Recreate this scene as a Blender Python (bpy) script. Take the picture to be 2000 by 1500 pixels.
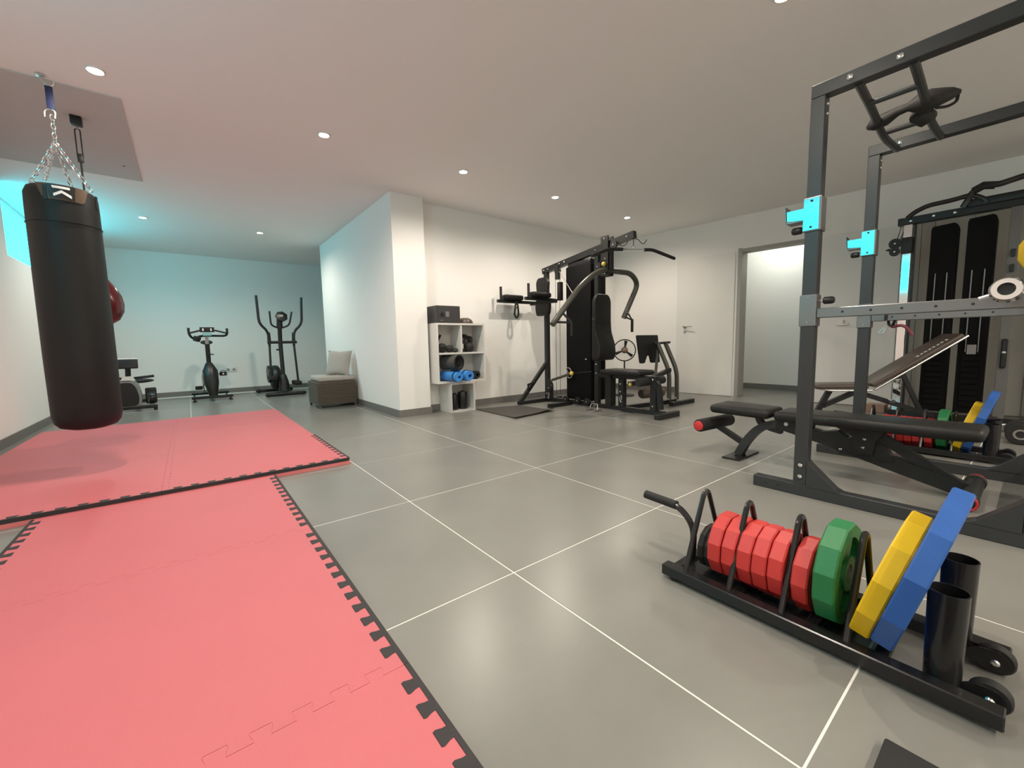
import bpy, bmesh, math, random
from mathutils import Vector, Matrix, Euler
from mathutils.geometry import tessellate_polygon
random.seed(7)
PI = math.pi
S = bpy.context.scene
COL = S.collection
for o in list(bpy.data.objects): bpy.data.objects.remove(o)

# ------------------------------------------------------------------ camera
CAM_H = 0.83
cam_d = bpy.data.cameras.new('camera'); cam = bpy.data.objects.new('camera', cam_d); COL.objects.link(cam)
cam_d.sensor_width = 36.0; cam_d.lens = 806.76*36.0/2000.0; cam_d.clip_start = 0.02
yaw, pit, rol = [math.radians(a) for a in (-37.95427, -5.63167, 1.16388)]
RM = Matrix.Rotation(yaw, 3, 'Z') @ Matrix.Rotation(pit, 3, 'X') @ Matrix.Rotation(rol, 3, 'Y')
right, fwd, up = RM.col[0], RM.col[1], RM.col[2]
M = Matrix.Identity(4)
for i in range(3):
    M[i][0] = right[i]; M[i][1] = up[i]; M[i][2] = -fwd[i]
M[2][3] = CAM_H
cam.matrix_world = M
S.camera = cam
# ------------------------------------------------------------------ world, view, lamp strengths
S.view_settings.view_transform = 'Standard'; S.view_settings.look = 'None'
S.view_settings.gamma = 1.0; S.view_settings.use_curve_mapping = False
S.view_settings.exposure = 0.30
W = bpy.data.worlds.new('world'); S.world = W; W.use_nodes = True
W.node_tree.nodes['Background'].inputs[0].default_value = (0.02, 0.02, 0.02, 1)
W.node_tree.nodes['Background'].inputs[1].default_value = 0.2
LAMP_W = 54.0            # watts per ceiling spot
LAMP_COL = (1.0, 0.89, 0.76)
LAMP_CORE = 40.0
PANE = (6.0, 6.0)        # emission of the turquoise lit window panes
PANE_COL = (0.02, 0.78, 0.93)
CORR_W = 11.0
LAMPS = [(-.31, 3.63), (.99, 3.65), (2.27, 3.62), (3.52, 3.62), (4.9, 3.63), (-.32, 7.17), (.97, 7.19),
         (-.31, .9), (1.1, .9), (2.46, .9), (-.31, -1.75), (1.1, -1.75), (2.46, -1.75), (3.7, -1.75), (5.0, -1.75)]  # rearmost row is unseen, added behind the camera to brighten the right side

# ------------------------------------------------------------------ materials
def mat(name, col, rough=.5, metal=0, noise=0, nscale=8, bump=0, bscale=60, spec=.5, emit=None, es=0, col2=None):
    m = bpy.data.materials.new(name); m.use_nodes = True
    nt = m.node_tree; b = nt.nodes['Principled BSDF']
    b.inputs['Base Color'].default_value = (*col, 1); b.inputs['Roughness'].default_value = rough
    b.inputs['Metallic'].default_value = metal; b.inputs['Specular IOR Level'].default_value = spec
    if emit:
        b.inputs['Emission Color'].default_value = (*emit, 1); b.inputs['Emission Strength'].default_value = es
    if noise or bump:
        tc = nt.nodes.new('ShaderNodeTexCoord')
    if noise:
        n = nt.nodes.new('ShaderNodeTexNoise'); n.inputs['Scale'].default_value = nscale; n.inputs['Detail'].default_value = 6
        r = nt.nodes.new('ShaderNodeMix'); r.data_type = 'RGBA'
        c2 = col2 or tuple(max(0, min(1, c*(1-noise))) for c in col)
        c1 = tuple(min(1, c*(1+noise)) for c in col)
        r.inputs[6].default_value = (*c1, 1); r.inputs[7].default_value = (*c2, 1)
        nt.links.new(tc.outputs['Object'], n.inputs['Vector']); nt.links.new(n.outputs['Fac'], r.inputs[0]); nt.links.new(r.outputs[2], b.inputs['Base Color'])
    if bump:
        n2 = nt.nodes.new('ShaderNodeTexNoise'); n2.inputs['Scale'].default_value = bscale; n2.inputs['Detail'].default_value = 3
        bp = nt.nodes.new('ShaderNodeBump'); bp.inputs['Strength'].default_value = bump; bp.inputs['Distance'].default_value = .004
        nt.links.new(tc.outputs['Object'], n2.inputs['Vector']); nt.links.new(n2.outputs['Fac'], bp.inputs['Height']); nt.links.new(bp.outputs['Normal'], b.inputs['Normal'])
    return m
MT = {}
MT['wall'] = mat('white_wall_paint', (.86, .855, .83), .75, bump=.12, bscale=220)
MT['ceil'] = mat('ceiling_paint', (.86, .855, .84), .85, bump=.1, bscale=200)
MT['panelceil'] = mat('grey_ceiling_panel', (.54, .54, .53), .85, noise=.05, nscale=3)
MT['tile'] = mat('grey_floor_tile', (.215, .212, .195), .30, noise=.16, nscale=2.6, bump=.04, bscale=90, spec=.5)
MT['grout'] = mat('pale_grout', (.74, .72, .67), .8)
MT['skirt'] = mat('grey_skirting_tile', (.175, .172, .16), .45, noise=.08, nscale=5)
MT['matred'] = mat('red_foam', (.58, .135, .155), .52, noise=.05, nscale=3, bump=.25, bscale=420)
MT['matpink'] = mat('red_foam_side', (.72, .20, .20), .7)
MT['matblack'] = mat('black_foam', (.03, .026, .028), .7, bump=.2, bscale=300)
MT['bag'] = mat('black_vinyl', (.009, .0095, .010), .52, bump=.15, bscale=130, spec=.35)
MT['black'] = mat('black_satin_plastic', (.010, .010, .011), .42)
MT['blackgloss'] = mat('black_gloss_paint', (.014, .014, .015), .22)
MT['blackmatte'] = mat('black_rubber', (.013, .013, .013), .7, bump=.15, bscale=200)
MT['frame'] = mat('charcoal_powder_coat', (.038, .041, .043), .38, noise=.06, nscale=30, spec=.4)
MT['gymframe'] = mat('dark_grey_frame_paint', (.016, .017, .0175), .36, spec=.4)
MT['gymtube'] = mat('grey_bronze_tube_paint', (.10, .10, .085), .28, metal=.35)
MT['safety'] = mat('grey_zinc_steel', (.20, .20, .20), .35, metal=.6)
MT['chrome'] = mat('polished_chrome', (.82, .83, .84), .12, metal=1)
MT['mirrorsteel'] = mat('polished_steel', (.80, .80, .80), .05, metal=1)
MT['cupsteel'] = mat('satin_steel', (.34, .34, .34), .16, metal=1)
MT['postpaint'] = mat('grey_post_paint', (.13, .13, .125), .45)
MT['steel'] = mat('brushed_steel', (.62, .62, .60), .3, metal=1)
MT['pad'] = mat('black_leatherette', (.014, .013, .0125), .46, noise=.05, bump=.25, bscale=160, spec=.35)
MT['padbrown'] = mat('brown_leatherette', (.085, .062, .050), .38, noise=.06, bump=.2, bscale=160)
MT['mesh'] = mat('black_mesh_shroud', (.006, .006, .0065), .7, bump=.5, bscale=260, spec=.12)
MT['red'] = mat('red_rubber_plate', (.56, .040, .036), .45, noise=.12, nscale=14, bump=.1, bscale=90)
MT['green'] = mat('green_rubber_plate', (.014, .175, .055), .45, noise=.12, nscale=14, bump=.1, bscale=90)
MT['yellow'] = mat('yellow_rubber_plate', (.80, .51, .008), .42, noise=.07, nscale=14, bump=.1, bscale=90)
MT['blue'] = mat('blue_rubber_plate', (.016, .095, .36), .42, noise=.12, nscale=14, bump=.1, bscale=90)
MT['redcap'] = mat('red_end_cap', (.60, .03, .035), .45)
MT['ball'] = mat('dark_red_leather', (.075, .006, .008), .2, bump=.05, bscale=60)
MT['white'] = mat('white_lacquer', (.78, .77, .74), .4)
MT['whitemark'] = mat('white_print', (.85, .86, .84), .5)
MT['goldpatch'] = mat('bronze_patch', (.10, .062, .036), .45)
MT['shelf'] = mat('white_melamine', (.70, .69, .66), .45)
MT['safe'] = mat('dark_grey_safe', (.045, .043, .045), .45)
MT['grey'] = mat('mid_grey_plastic', (.28, .28, .28), .5)
MT['bluemat'] = mat('blue_foam_mat', (.05, .27, .72), .6, bump=.2, bscale=200)
MT['greymat'] = mat('dark_grey_foam_mat', (.075, .073, .066), .65, bump=.2, bscale=150)
MT['floormat'] = mat('dark_rubber_mat', (.050, .048, .042), .55, bump=.2, bscale=200)
MT['wicker'] = mat('grey_brown_wicker', (.10, .082, .062), .6, noise=.25, nscale=60)
MT['cushion'] = mat('light_grey_cushion_cloth', (.42, .40, .37), .85, bump=.4, bscale=250)
MT['wire'] = mat('black_cable', (.02, .02, .02), .4)
MT['strap'] = mat('blue_webbing', (.012, .018, .07), .7)
MT['ballyellow'] = mat('yellow_stopper_ball', (.72, .55, .10), .4)
MT['screen'] = mat('dark_screen', (.02, .025, .03), .2)
MT['teal'] = mat('pale_teal_plastic', (.22, .42, .40), .4)
MT['bronze'] = mat('copper_hub', (.45, .28, .22), .4, metal=.3)
MT['doorgrey'] = mat('grey_door_jamb', (.36, .35, .32), .5)
MT['panel'] = mat('beige_wall_panel', (.36, .35, .31), .6)
MT['band'] = mat('dark_red_band', (.16, .03, .045), .5)
MT['clear'] = mat('pale_bottle_plastic', (.50, .56, .62), .2)
MT['lampglow'] = mat('lamp_diffuser', (1, 1, 1), .5, emit=(1, .88, .72), es=LAMP_CORE)
MT['ringpaint'] = mat('white_lamp_ring', (.75, .74, .72), .4)
for k_ in (0, 1): MT['pane%d' % k_] = mat('turquoise_lit_pane_%d' % k_, (.1, .5, .6), .15, emit=PANE_COL, es=PANE[k_])
MT['corrlamp'] = mat('corridor_diffuser', (1, 1, 1), .5, emit=(1, .97, .88), es=6)

# ------------------------------------------------------------------ mesh helpers
def V(*a): return Vector(a)
class MB:
    def __init__(s): s.bm = bmesh.new()
    def _merge(s, tmp):
        me = bpy.data.meshes.new('t'); tmp.to_mesh(me); tmp.free(); s.bm.from_mesh(me); bpy.data.meshes.remove(me)
    def box(s, x0, x1, y0, y1, z0, z1, bev=0, seg=2, mtx=None):
        t = bmesh.new(); bmesh.ops.create_cube(t, size=1)
        bmesh.ops.scale(t, vec=(x1-x0, y1-y0, z1-z0), verts=t.verts)
        if bev: bmesh.ops.bevel(t, geom=t.edges[:], offset=bev, segments=seg, profile=.5, affect='EDGES')
        bmesh.ops.translate(t, vec=((x0+x1)/2, (y0+y1)/2, (z0+z1)/2), verts=t.verts)
        if mtx: bmesh.ops.transform(t, matrix=mtx, verts=t.verts)
        s._merge(t); return s
    def tube(s, path, r, n=10, w=None, h=None, upv=None, cap=True, radii=None):
        """sweep a circle (r) or rectangle (w,h) along path; upv fixes the rectangle's h direction"""
        P = [Vector(p) for p in path]; k = len(P); rings = []
        d0 = (P[1]-P[0]).normalized()
        u = Vector(upv) if upv else (V(0, 0, 1) if abs(d0.z) < .9 else V(0, 1, 0))
        for i, p in enumerate(P):
            if i == 0: t = d0; sc = 1
            elif i == k-1: t = (P[-1]-P[-2]).normalized(); sc = 1
            else:
                a = (P[i]-P[i-1]).normalized(); b = (P[i+1]-P[i]).normalized(); t = (a+b)
                t = t.normalized() if t.length > 1e-6 else a
                sc = 1/max(.4, t.dot(a))
            side = t.cross(u)
            if side.length < 1e-4: side = t.orthogonal()
            side.normalize(); uu = side.cross(t).normalized()
            if not upv: u = uu
            rr = radii[i] if radii else r
            if w: pts = [p+side*(a*w/2)*1+uu*(b*h/2)*1 for a, b in ((-1, -1), (1, -1), (1, 1), (-1, 1))]
            else: pts = [p+side*math.cos(2*PI*j/n)*rr+uu*math.sin(2*PI*j/n)*rr for j in range(n)]
            if sc > 1.001 and k > 2 and 0 < i < k-1:
                a = (P[i]-P[i-1]).normalized(); bdir = (P[i+1]-P[i]).normalized(); bis = (bdir-a)
                if bis.length > 1e-6:
                    bis.normalize(); pts = [q+bis*((q-p).dot(bis))*(sc-1) for q in pts]
            rings.append([s.bm.verts.new(q) for q in pts])
        m = len(rings[0])
        for A, B in zip(rings, rings[1:]):
            for j in range(m): s.bm.faces.new((A[j], A[(j+1) % m], B[(j+1) % m], B[j]))
        if cap:
            s.bm.faces.new(rings[0][::-1]); s.bm.faces.new(rings[-1])
        return s
    def cyl(s, a, b, r, r2=None, n=20, cap=True):
        return s.tube([a, b], r, n=n, radii=[r, r if r2 is None else r2], cap=cap)
    def lathe(s, prof, c=(0, 0, 0), axis=(0, 0, 1), n=24, closed=False):
        """prof: list of (radius, height along axis)"""
        ax = Vector(axis).normalized(); e1 = ax.orthogonal().normalized(); e2 = ax.cross(e1); c = Vector(c); R = []
        for r, h in prof:
            if r < 1e-5: R.append([s.bm.verts.new(c+ax*h)])
            else: R.append([s.bm.verts.new(c+ax*h+(e1*math.cos(2*PI*j/n)+e2*math.sin(2*PI*j/n))*r) for j in range(n)])
        pairs = list(zip(R, R[1:]))
        if closed: pairs.append((R[-1], R[0]))
        for A, B in pairs:
            for j in range(n):
                j2 = (j+1) % n
                if len(A) == 1 and len(B) == 1: continue
                if len(A) == 1: s.bm.faces.new((A[0], B[j2], B[j]))
                elif len(B) == 1: s.bm.faces.new((A[j], A[j2], B[0]))
                else: s.bm.faces.new((A[j], A[j2], B[j2], B[j]))
        if not closed:
            if len(R[0]) > 1: s.bm.faces.new(R[0][::-1])
            if len(R[-1]) > 1: s.bm.faces.new(R[-1])
        return s
    def ball(s, c, r, sx=1, sy=1, sz=1, n=16, mtx=None):
        t = bmesh.new(); bmesh.ops.create_uvsphere(t, u_segments=n, v_segments=max(6, n//2), radius=r)
        bmesh.ops.scale(t, vec=(sx, sy, sz), verts=t.verts)
        if mtx: bmesh.ops.transform(t, matrix=mtx, verts=t.verts)
        bmesh.ops.translate(t, vec=c, verts=t.verts); s._merge(t); return s
    def prism(s, poly, o, e1, e2, depth):
        """polygon (2D list) placed at o + x e1 + y e2, extruded by depth vector"""
        o, e1, e2, d = Vector(o), Vector(e1), Vector(e2), Vector(depth); t = bmesh.new()
        A = [t.verts.new(o+e1*x+e2*y) for x, y in poly]; B = [t.verts.new(v.co+d) for v in A]; n = len(A)
        for j in range(n): t.faces.new((A[j], A[(j+1) % n], B[(j+1) % n], B[j]))
        if n > 4:
            for tri in tessellate_polygon([[V(x, y, 0) for x, y in poly]]):
                t.faces.new([A[i] for i in tri]); t.faces.new([B[i] for i in tri[::-1]])
        else:
            t.faces.new(A[::-1]); t.faces.new(B)
        bmesh.ops.recalc_face_normals(t, faces=t.faces); s._merge(t); return s
    def xform(s, m): bmesh.ops.transform(s.bm, matrix=m, verts=s.bm.verts); return s
    def mesh(s, name, m, smooth=35):
        bmesh.ops.recalc_face_normals(s.bm, faces=s.bm.faces)
        me = bpy.data.meshes.new(name); s.bm.to_mesh(me); s.bm.free()
        if m: me.materials.append(MT[m] if isinstance(m, str) else m)
        if smooth:
            me.polygons.foreach_set('use_smooth', [True]*len(me.polygons)); me.set_sharp_from_angle(angle=math.radians(smooth))
        return me
def add(name, me, parent=None):
    """link a mesh given in world coordinates; its origin is moved onto its own centre-bottom"""
    o = bpy.data.objects.new(name, me); COL.objects.link(o)
    if parent:
        o.parent = parent; o.location = -root_loc(parent)
    return o
def root_loc(p):
    v = Vector(p.location)
    while p.parent: p = p.parent; v = v+Vector(p.location)
    return v
def part(name, mb, m, parent, smooth=35): return add(name, mb.mesh(name, m, smooth), parent)
def tag(o, label, cat, group=None):
    o['label'] = label; o['category'] = cat
    if group: o['group'] = group
    return o
def thing(name, label, cat, loc, group=None):
    o = bpy.data.objects.new(name, None); COL.objects.link(o); o.location = loc; o.empty_display_size = .1
    return tag(o, label, cat, group)
def single(name, mb, m, label, cat, group=None, loc=None, smooth=35):
    if loc is not None:
        bmesh.ops.translate(mb.bm, vec=-Vector(loc), verts=mb.bm.verts)
    o = add(name, mb.mesh(name, m, smooth))
    if loc is not None: o.location = loc
    return tag(o, label, cat, group)
def struct(name, mb, m, parent=None, smooth=0):
    o = add(name, mb.mesh(name, m, smooth), parent); o['kind'] = 'structure'; return o
def fillet(path, r, k=5):
    P = [Vector(p) for p in path]; out = [P[0]]
    for i in range(1, len(P)-1):
        a = (P[i-1]-P[i]); b = (P[i+1]-P[i]); rr = min(r, a.length*.48, b.length*.48)
        A = P[i]+a.normalized()*rr; B = P[i]+b.normalized()*rr
        for j in range(k+1):
            t = j/k; out.append(A*(1-t)**2+P[i]*2*t*(1-t)+B*t*t)
    out.append(P[-1]); return out
def rounded(pts, r, k=4):
    P = [V(*p, 0) for p in pts]; n = len(P); out = []
    for i in range(n):
        a = P[i-1]-P[i]; b = P[(i+1) % n]-P[i]; rr = min(r, a.length*.45, b.length*.45); A_, B_ = P[i]+a.normalized()*rr, P[i]+b.normalized()*rr
        for j in range(k+1):
            q = j/k; v = A_*(1-q)**2+P[i]*2*q*(1-q)+B_*q*q; out.append((v.x, v.y))
    return out
def bolts(parent, pts, nrm, r=.009, m='chrome', name='bolt'):
    for p in pts:
        part(name, MB().lathe([(r, 0), (r*.95, r*.35), (r*.6, r*.7), (0, r*.8)], p, nrm, 10), m, parent)
def copy_tree(o, parent=None, name=None):
    c = o.copy(); COL.objects.link(c)
    if parent: c.parent = parent
    for ch in list(o.children): copy_tree(ch, c)
    return c

# ------------------------------------------------------------------ room shell
XL, YB, YF, ZC = -1.34, 4.66, 9.5, 2.52
YN = -2.6                              # wall behind the camera
def xr(y): return 6.46-.11*y           # right wall runs slightly askew
WT = .25
# floor: grout bed + tiles
floor = struct('floor', MB().box(XL-.4, 9.0, YN-.2, YF+.2, -.12, -.0012), 'grout')
T0x, T0y, TS = .8738, .2314, .900
tile_me = MB().box(-TS/2+.0025, TS/2-.0025, -TS/2+.0025, TS/2-.0025, -.02, 0, .0012, 1).mesh('tile', 'tile', 0)
def tiled(x, y):
    if x < XL-.2 or y > YF+.1 or y < YN-.1: return False
    if y > YB+.5 and x > 3.6: return False
    if x > 8.3 or (x > xr(y)+.9 and not (1 < y < 3.6)): return False
    return True
for i in range(-3, 9):
    for j in range(-4, 11):
        cx, cy = T0x+(i+.5)*TS, T0y+(j+.5)*TS
        if tiled(cx, cy) or tiled(cx+.44, cy) or tiled(cx-.44, cy):
            t = bpy.data.objects.new('tile', tile_me); COL.objects.link(t); t.parent = floor; t.location = (cx, cy, 0)
            t.rotation_euler.z = random.choice((0, PI/2, PI, -PI/2))
struct('ceiling', MB().box(XL-.4, 9.0, YN-.2, YF+.2, ZC, ZC+.15), 'ceil')
struct('trim_1', MB().box(XL, -.225, 3.92, 5.66, ZC-.006, ZC+.01), 'panelceil')
part('screw_hole', MB().cyl((-.33, 5.28, ZC-.0065), (-.33, 5.28, ZC-.005), .012, n=14), 'black', bpy.data.objects['trim_1'])
# left wall with two high windows reaching the ceiling
WZ = 1.81
WINS = [(6.42, 8.25), (1.35, 2.55)]
ys = [YN-.2, 1.35, 2.55, 6.42, 8.25, YF+.2]
mb = MB()
for a, b in ((ys[0], ys[1]), (ys[2], ys[3]), (ys[4], ys[5])): mb.box(XL-WT, XL, a, b, 0, ZC)
for a, b in WINS: mb.box(XL-WT, XL, a, b, 0, WZ)
struct('wall_left', mb, 'wall')
for k, (a, b) in enumerate(WINS):
    w = struct('window_%d' % (k+1), MB().box(XL-.17, XL-.165, a+.03, b-.03, WZ+.03, ZC-.03), 'pane%d' % k)
    f = MB(); x0, x1 = XL-.19, XL-.14
    f.box(x0, x1, a, b, WZ, WZ+.04).box(x0, x1, a, b, ZC-.04, ZC).box(x0, x1, a, a+.04, WZ+.04, ZC-.04).box(x0, x1, b-.04, b, WZ+.04, ZC-.04)
    part('window_frame', f, 'white', w)
struct('wall_far', MB().box(XL-WT, 3.6, YF, YF+.2, 0, ZC), 'wall')
struct('wall_partition', MB().box(1.88, 2.27, 4.52, 7.6, 0, ZC), 'wall')
struct('wall_recess', MB().box(3.4, 3.6, YB+.2, YF, 0, ZC), 'wall')
struct('wall_back', MB().box(2.27, 6.3, YB, YB+.2, 0, ZC), 'wall')
struct('wall_near', MB().box(XL-WT, 9.0, YN-.2, YN, 0, ZC), 'wall')
# right wall in a local frame: u along wall (world -y to +y), built then sheared into place
def rw(y, d=0): return V(xr(y)+d, y, 0)
def rwall_box(y0, y1, z0, z1, d0, d1, mb):
    p = [rw(y0, d0), rw(y0, d1), rw(y1, d1), rw(y1, d0)]
    return mb.prism([(0, 0)], (0, 0, 0), (1, 0, 0), (0, 1, 0), (0, 0, 0)) if 0 else _quad(mb, p, z0, z1)
def _quad(mb, p, z0, z1):
    A = [mb.bm.verts.new((q.x, q.y, z0)) for q in p]; B = [mb.bm.verts.new((q.x, q.y, z1)) for q in p]
    mb.bm.faces.new(A[::-1]); mb.bm.faces.new(B)
    for j in range(4): mb.bm.faces.new((A[j], A[(j+1) % 4], B[(j+1) % 4], B[j]))
    return mb
DO0, DO1, DH = 1.83, 2.66, 2.04        # doorway
D1a, D1b = 2.73, 3.55                  # closed white door
mb = MB()
for a, b in ((YN-.2, DO0), (DO1, YB+.1)): rwall_box(a, b, 0, ZC, 0, .15, mb)
rwall_box(DO0, DO1, DH, ZC, 0, .15, mb)
struct('wall_right', mb, 'wall')
# doorway jamb and the corridor seen through it
j = MB(); rwall_box(DO1-.012, DO1+.035, 0, DH+.04, -.015, .17, j); rwall_box(DO0-.03, DO0+.012, 0, DH+.04, -.005, .17, j); rwall_box(DO0+.012, DO1-.012, DH-.012, DH+.03, -.005, .17, j)
struct('trim_2', j, 'doorgrey')
mb = MB().box(7.35, 7.5, .8, 4.2, 0, ZC); mb.box(6.3, 7.4, 3.9, 4.1, 0, ZC).box(6.5, 7.4, .8, .95, 0, ZC)
struct('wall_corridor', mb, 'wall')
struct('baseboard_corridor', MB().box(7.335, 7.35, .95, 3.9, 0, .09), 'skirt')
# closed door
d1 = struct('door_1', rwall_box(D1a, D1b, .006, DH, -.012, -.001, MB()), 'white')
hd = MB(); p = rw(3.42, -.012)
hd.lathe([(.026, 0), (.026, .008), (.012, .012), (.010, .045)], (p.x, p.y, 1.03), (-1, 0, 0), 16)
hd.tube(fillet([(p.x-.045, p.y, 1.03), (p.x-.05, p.y-.03, 1.03), (p.x-.05, p.y-.14, 1.03)], .02), .009, 8)
part('door_handle', hd, 'steel', d1)
k = MB().lathe([(.022, 0), (.022, .006), (.006, .007)], (p.x, p.y, .955), (-1, 0, 0), 14); part('keyhole_plate', k, 'steel', d1)
# second door leaf (folded back against the wall)
d2 = struct('door_2', rwall_box(1.03, 1.78, .006, DH, -.035, -.006, MB()), 'white')
p = rw(1.50, -.035); hd = MB().box(p.x-.03, p.x, p.y-.055, p.y+.055, .965, .985, .004).box(p.x-.03, p.x, p.y-.012, p.y+.012, .98, 1.03, .004)
part('door_handle', hd, 'white', d2)
p = rw(1.14, -.035); part('door_stop', MB().lathe([(.022, 0), (.022, .02), (.012, .035)], (p.x, p.y, .33), (-1, 0, 0), 14), 'black', d2)
# beige wall panelling behind the cable machine
pan = struct('trim_3', rwall_box(-1.2, .98, 0, 2.06, -.012, -.001, MB()), 'panel')
yy = .975
for wdt in (.10, .10, .28, .28, .13, .12, .4, .4):
    part('panel', rwall_box(yy-wdt+.004, yy, .01, 2.05, -.03, -.011, MB()), 'panel', pan, 0); yy -= wdt
# skirting
SH = .085
struct('baseboard_left', MB().box(XL, XL+.012, YN, YF, 0, SH), 'skirt')
struct('baseboard_far', MB().box(XL+.012, 3.4, YF-.012, YF, 0, SH), 'skirt')
b = MB().box(1.868, 1.88, 4.508, 7.6, 0, SH).box(1.88, 2.282, 4.508, 4.52, 0, SH).box(2.27, 2.282, 4.52, YB, 0, SH)
struct('baseboard_partition', b, 'skirt')
struct('baseboard_back', MB().box(2.282, xr(YB)-.012, YB-.012, YB, 0, SH), 'skirt')
b = MB(); rwall_box(D1b+.02, YB, 0, SH, -.012, 0, b); struct('baseboard_right', b, 'skirt')
# ------------------------------------------------------------------ ceiling spots
row = ['above the punching bag', 'above the red mats', 'in front of the white partition', 'between shelf and home gym', 'above the far end of the home gym',
       'nearest the turquoise window', 'above the far exercise bikes', 'behind the punching bag mats', 'over the near floor', 'over the power rack',
       'added as unseen fill behind the camera by the left wall', 'added as unseen fill behind the camera in the middle', 'added as unseen fill behind the camera before the rack', 'added as unseen fill behind the camera past the rack', 'added as unseen fill behind the camera by the right wall']
def spot(i, x, y):
    t = thing('ceiling_spotlight', 'round recessed ceiling spotlight glowing warm white, ' + row[i], 'spotlight', (x, y, ZC), 'recessed ceiling spotlights')
    part('lamp_ring', MB().lathe([(.036, 0), (.048, 0), (.047, -.005), (.040, -.007), (.036, -.004)], (x, y, ZC), (0, 0, 1), 24, closed=True), 'ringpaint', t)
    part('lamp_glass', MB().lathe([(.036, -.0005), (.035, -.003), (.02, -.004), (0, -.0045)], (x, y, ZC), (0, 0, 1), 20), 'lampglow', t)
    ld = bpy.data.lights.new('spot_beam', 'SPOT'); ld.energy = LAMP_W*(1.3 if i > 9 else 1); ld.color = LAMP_COL; ld.spot_size = math.radians(165); ld.spot_blend = .7; ld.shadow_soft_size = .035  # added rear row runs stronger as fill for the right side
    lo = bpy.data.objects.new('spot_beam', ld); COL.objects.link(lo); lo.parent = t; lo.location = (0, 0, -.02)
for i, (x, y) in enumerate(LAMPS): spot(i, x, y)
t = thing('ceiling_lamp', 'round flush corridor ceiling lamp beyond the doorway', 'lamp', (6.9, 2.5, ZC))
part('lamp_body', MB().lathe([(.14, 0), (.14, -.03), (.13, -.035), (0, -.035)], (6.9, 2.5, ZC), (0, 0, 1), 28), 'ringpaint', t)
part('diffuser', MB().lathe([(.125, -.0352), (.12, -.045), (0, -.05)], (6.9, 2.5, ZC), (0, 0, 1), 28), 'corrlamp', t)
ld = bpy.data.lights.new('corridor_light', 'POINT'); ld.energy = CORR_W; ld.color = (.97, 1, .90); ld.shadow_soft_size = .1
lo = bpy.data.objects.new('corridor_light', ld); COL.objects.link(lo); lo.parent = t; lo.location = (0, 0, -.12)

# ------------------------------------------------------------------ puzzle mats
def teeth(p0, p1, n, amp, a=.0):
    """dovetail edge from p0 to p1; teeth go to the left of the direction (amp<0: to the right)"""
    p0, p1 = Vector(p0), Vector(p1); d = (p1-p0); L = d.length; d.normalize(); nr = V(-d.y, d.x); mg = .03; P = (L-2*mg)/n; out = [p0.copy()]; p0 = p0+d*mg
    for i in range(n):
        for t, f in ((.30, 0), (.285, .35), (.225, .8), (.25, 1), (.75, 1), (.775, .8), (.715, .35), (.70, 0)):
            out.append(p0+d*(i+t)*P+nr*amp*f)
    return out
def mat_tile(name, label, group, x0, x1, y0, y1, th, sides, strips):
    """sides: dict N,E,S,W -> tooth amplitude outward(+)/inward(-)/0 ; strips: sides that carry a black edging strip"""
    N = 12; g = .0006
    x0i, x1i, y0i, y1i = x0+g, x1-g, y0+g, y1-g
    C = {'S': ((x0i, y0i), (x1i, y0i)), 'E': ((x1i, y0i), (x1i, y1i)), 'N': ((x1i, y1i), (x0i, y1i)), 'W': ((x0i, y1i), (x0i, y0i))}
    poly = []
    for sd in 'SENW':
        a, b = C[sd]; amp = sides.get(sd, 0)
        poly += [Vector(a)] if not amp else teeth(a, b, N, -amp)
    t = thing(name, label, 'floor mat', ((x0+x1)/2, (y0+y1)/2, 0), group)
    zt = th
    body = MB(); TH = .021
    if strips and th > .03:
        body.prism([tuple(p) for p in poly], (0, 0, th-TH), (1, 0, 0), (0, 1, 0), (0, 0, TH))
        e = {sd: (.012 if sd in strips else 0) for sd in 'SENW'}
        part('mat_layer', MB().box(x0i-e['W'], x1i+e['E'], y0i-e['S'], y1i+e['N'], 0, th-TH-.0005), 'matpink', t, 0)
    else: body.prism([tuple(p) for p in poly], (0, 0, 0), (1, 0, 0), (0, 1, 0), (0, 0, th))
    part('mat_body', body, 'matred', t, 0)
    zb = th-TH if th > .03 else 0
    for sd in strips:
        a, b = C[sd]; a, b = Vector(a), Vector(b); d = (b-a).normalized(); out = V(d.y, -d.x)
        inner = [p+out*.0008 for p in teeth(a, b, N, -sides[sd])]
        pl = inner+[b+out*.0008, b+out*.013, a+out*.013]
        part('edge_strip', MB().prism([tuple(p) for p in pl], (0, 0, zb), (1, 0, 0), (0, 1, 0), (0, 0, th-zb+.0006)), 'matblack', t, 0)
    return t
A = .030
UX = [-1.20, -.175, .838]; UY = [2.993, 4.02, 5.045, 6.07]
names = [['front left', 'front right'], ['middle left', 'middle right'], ['back left', 'back right']]
for r in range(3):
    for c in range(2):
        s = {'N': A if r < 2 else 0, 'S': -A, 'E': (A if c == 0 else (-A if r == 0 else 0)), 'W': (-A if c == 1 else 0)}
        st = (['S'] if r == 0 else []) + (['E'] if (c == 1 and r == 0) else [])
        lab = 'thick red foam puzzle mat under the punching bag, %s of the raised block' % names[r][c]
        mat_tile('puzzle_mat', lab, 'thick red puzzle mats', UX[c], UX[c+1], UY[r], UY[r+1], .045, s, st)
NY = [-.09, .945, 1.965, 2.965]
for r, nm in enumerate(('nearest the camera', 'in the middle of the near strip', 'touching the raised mats')):
    s = {'N': A if r < 2 else 0, 'S': -A if r else 0, 'E': -A, 'W': -A}
    mat_tile('puzzle_mat', 'thin red foam puzzle mat with black toothed edging, ' + nm, 'thin red puzzle mats', -.648, .372, NY[r], NY[r+1], .024, s, ['E', 'W'])

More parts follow.
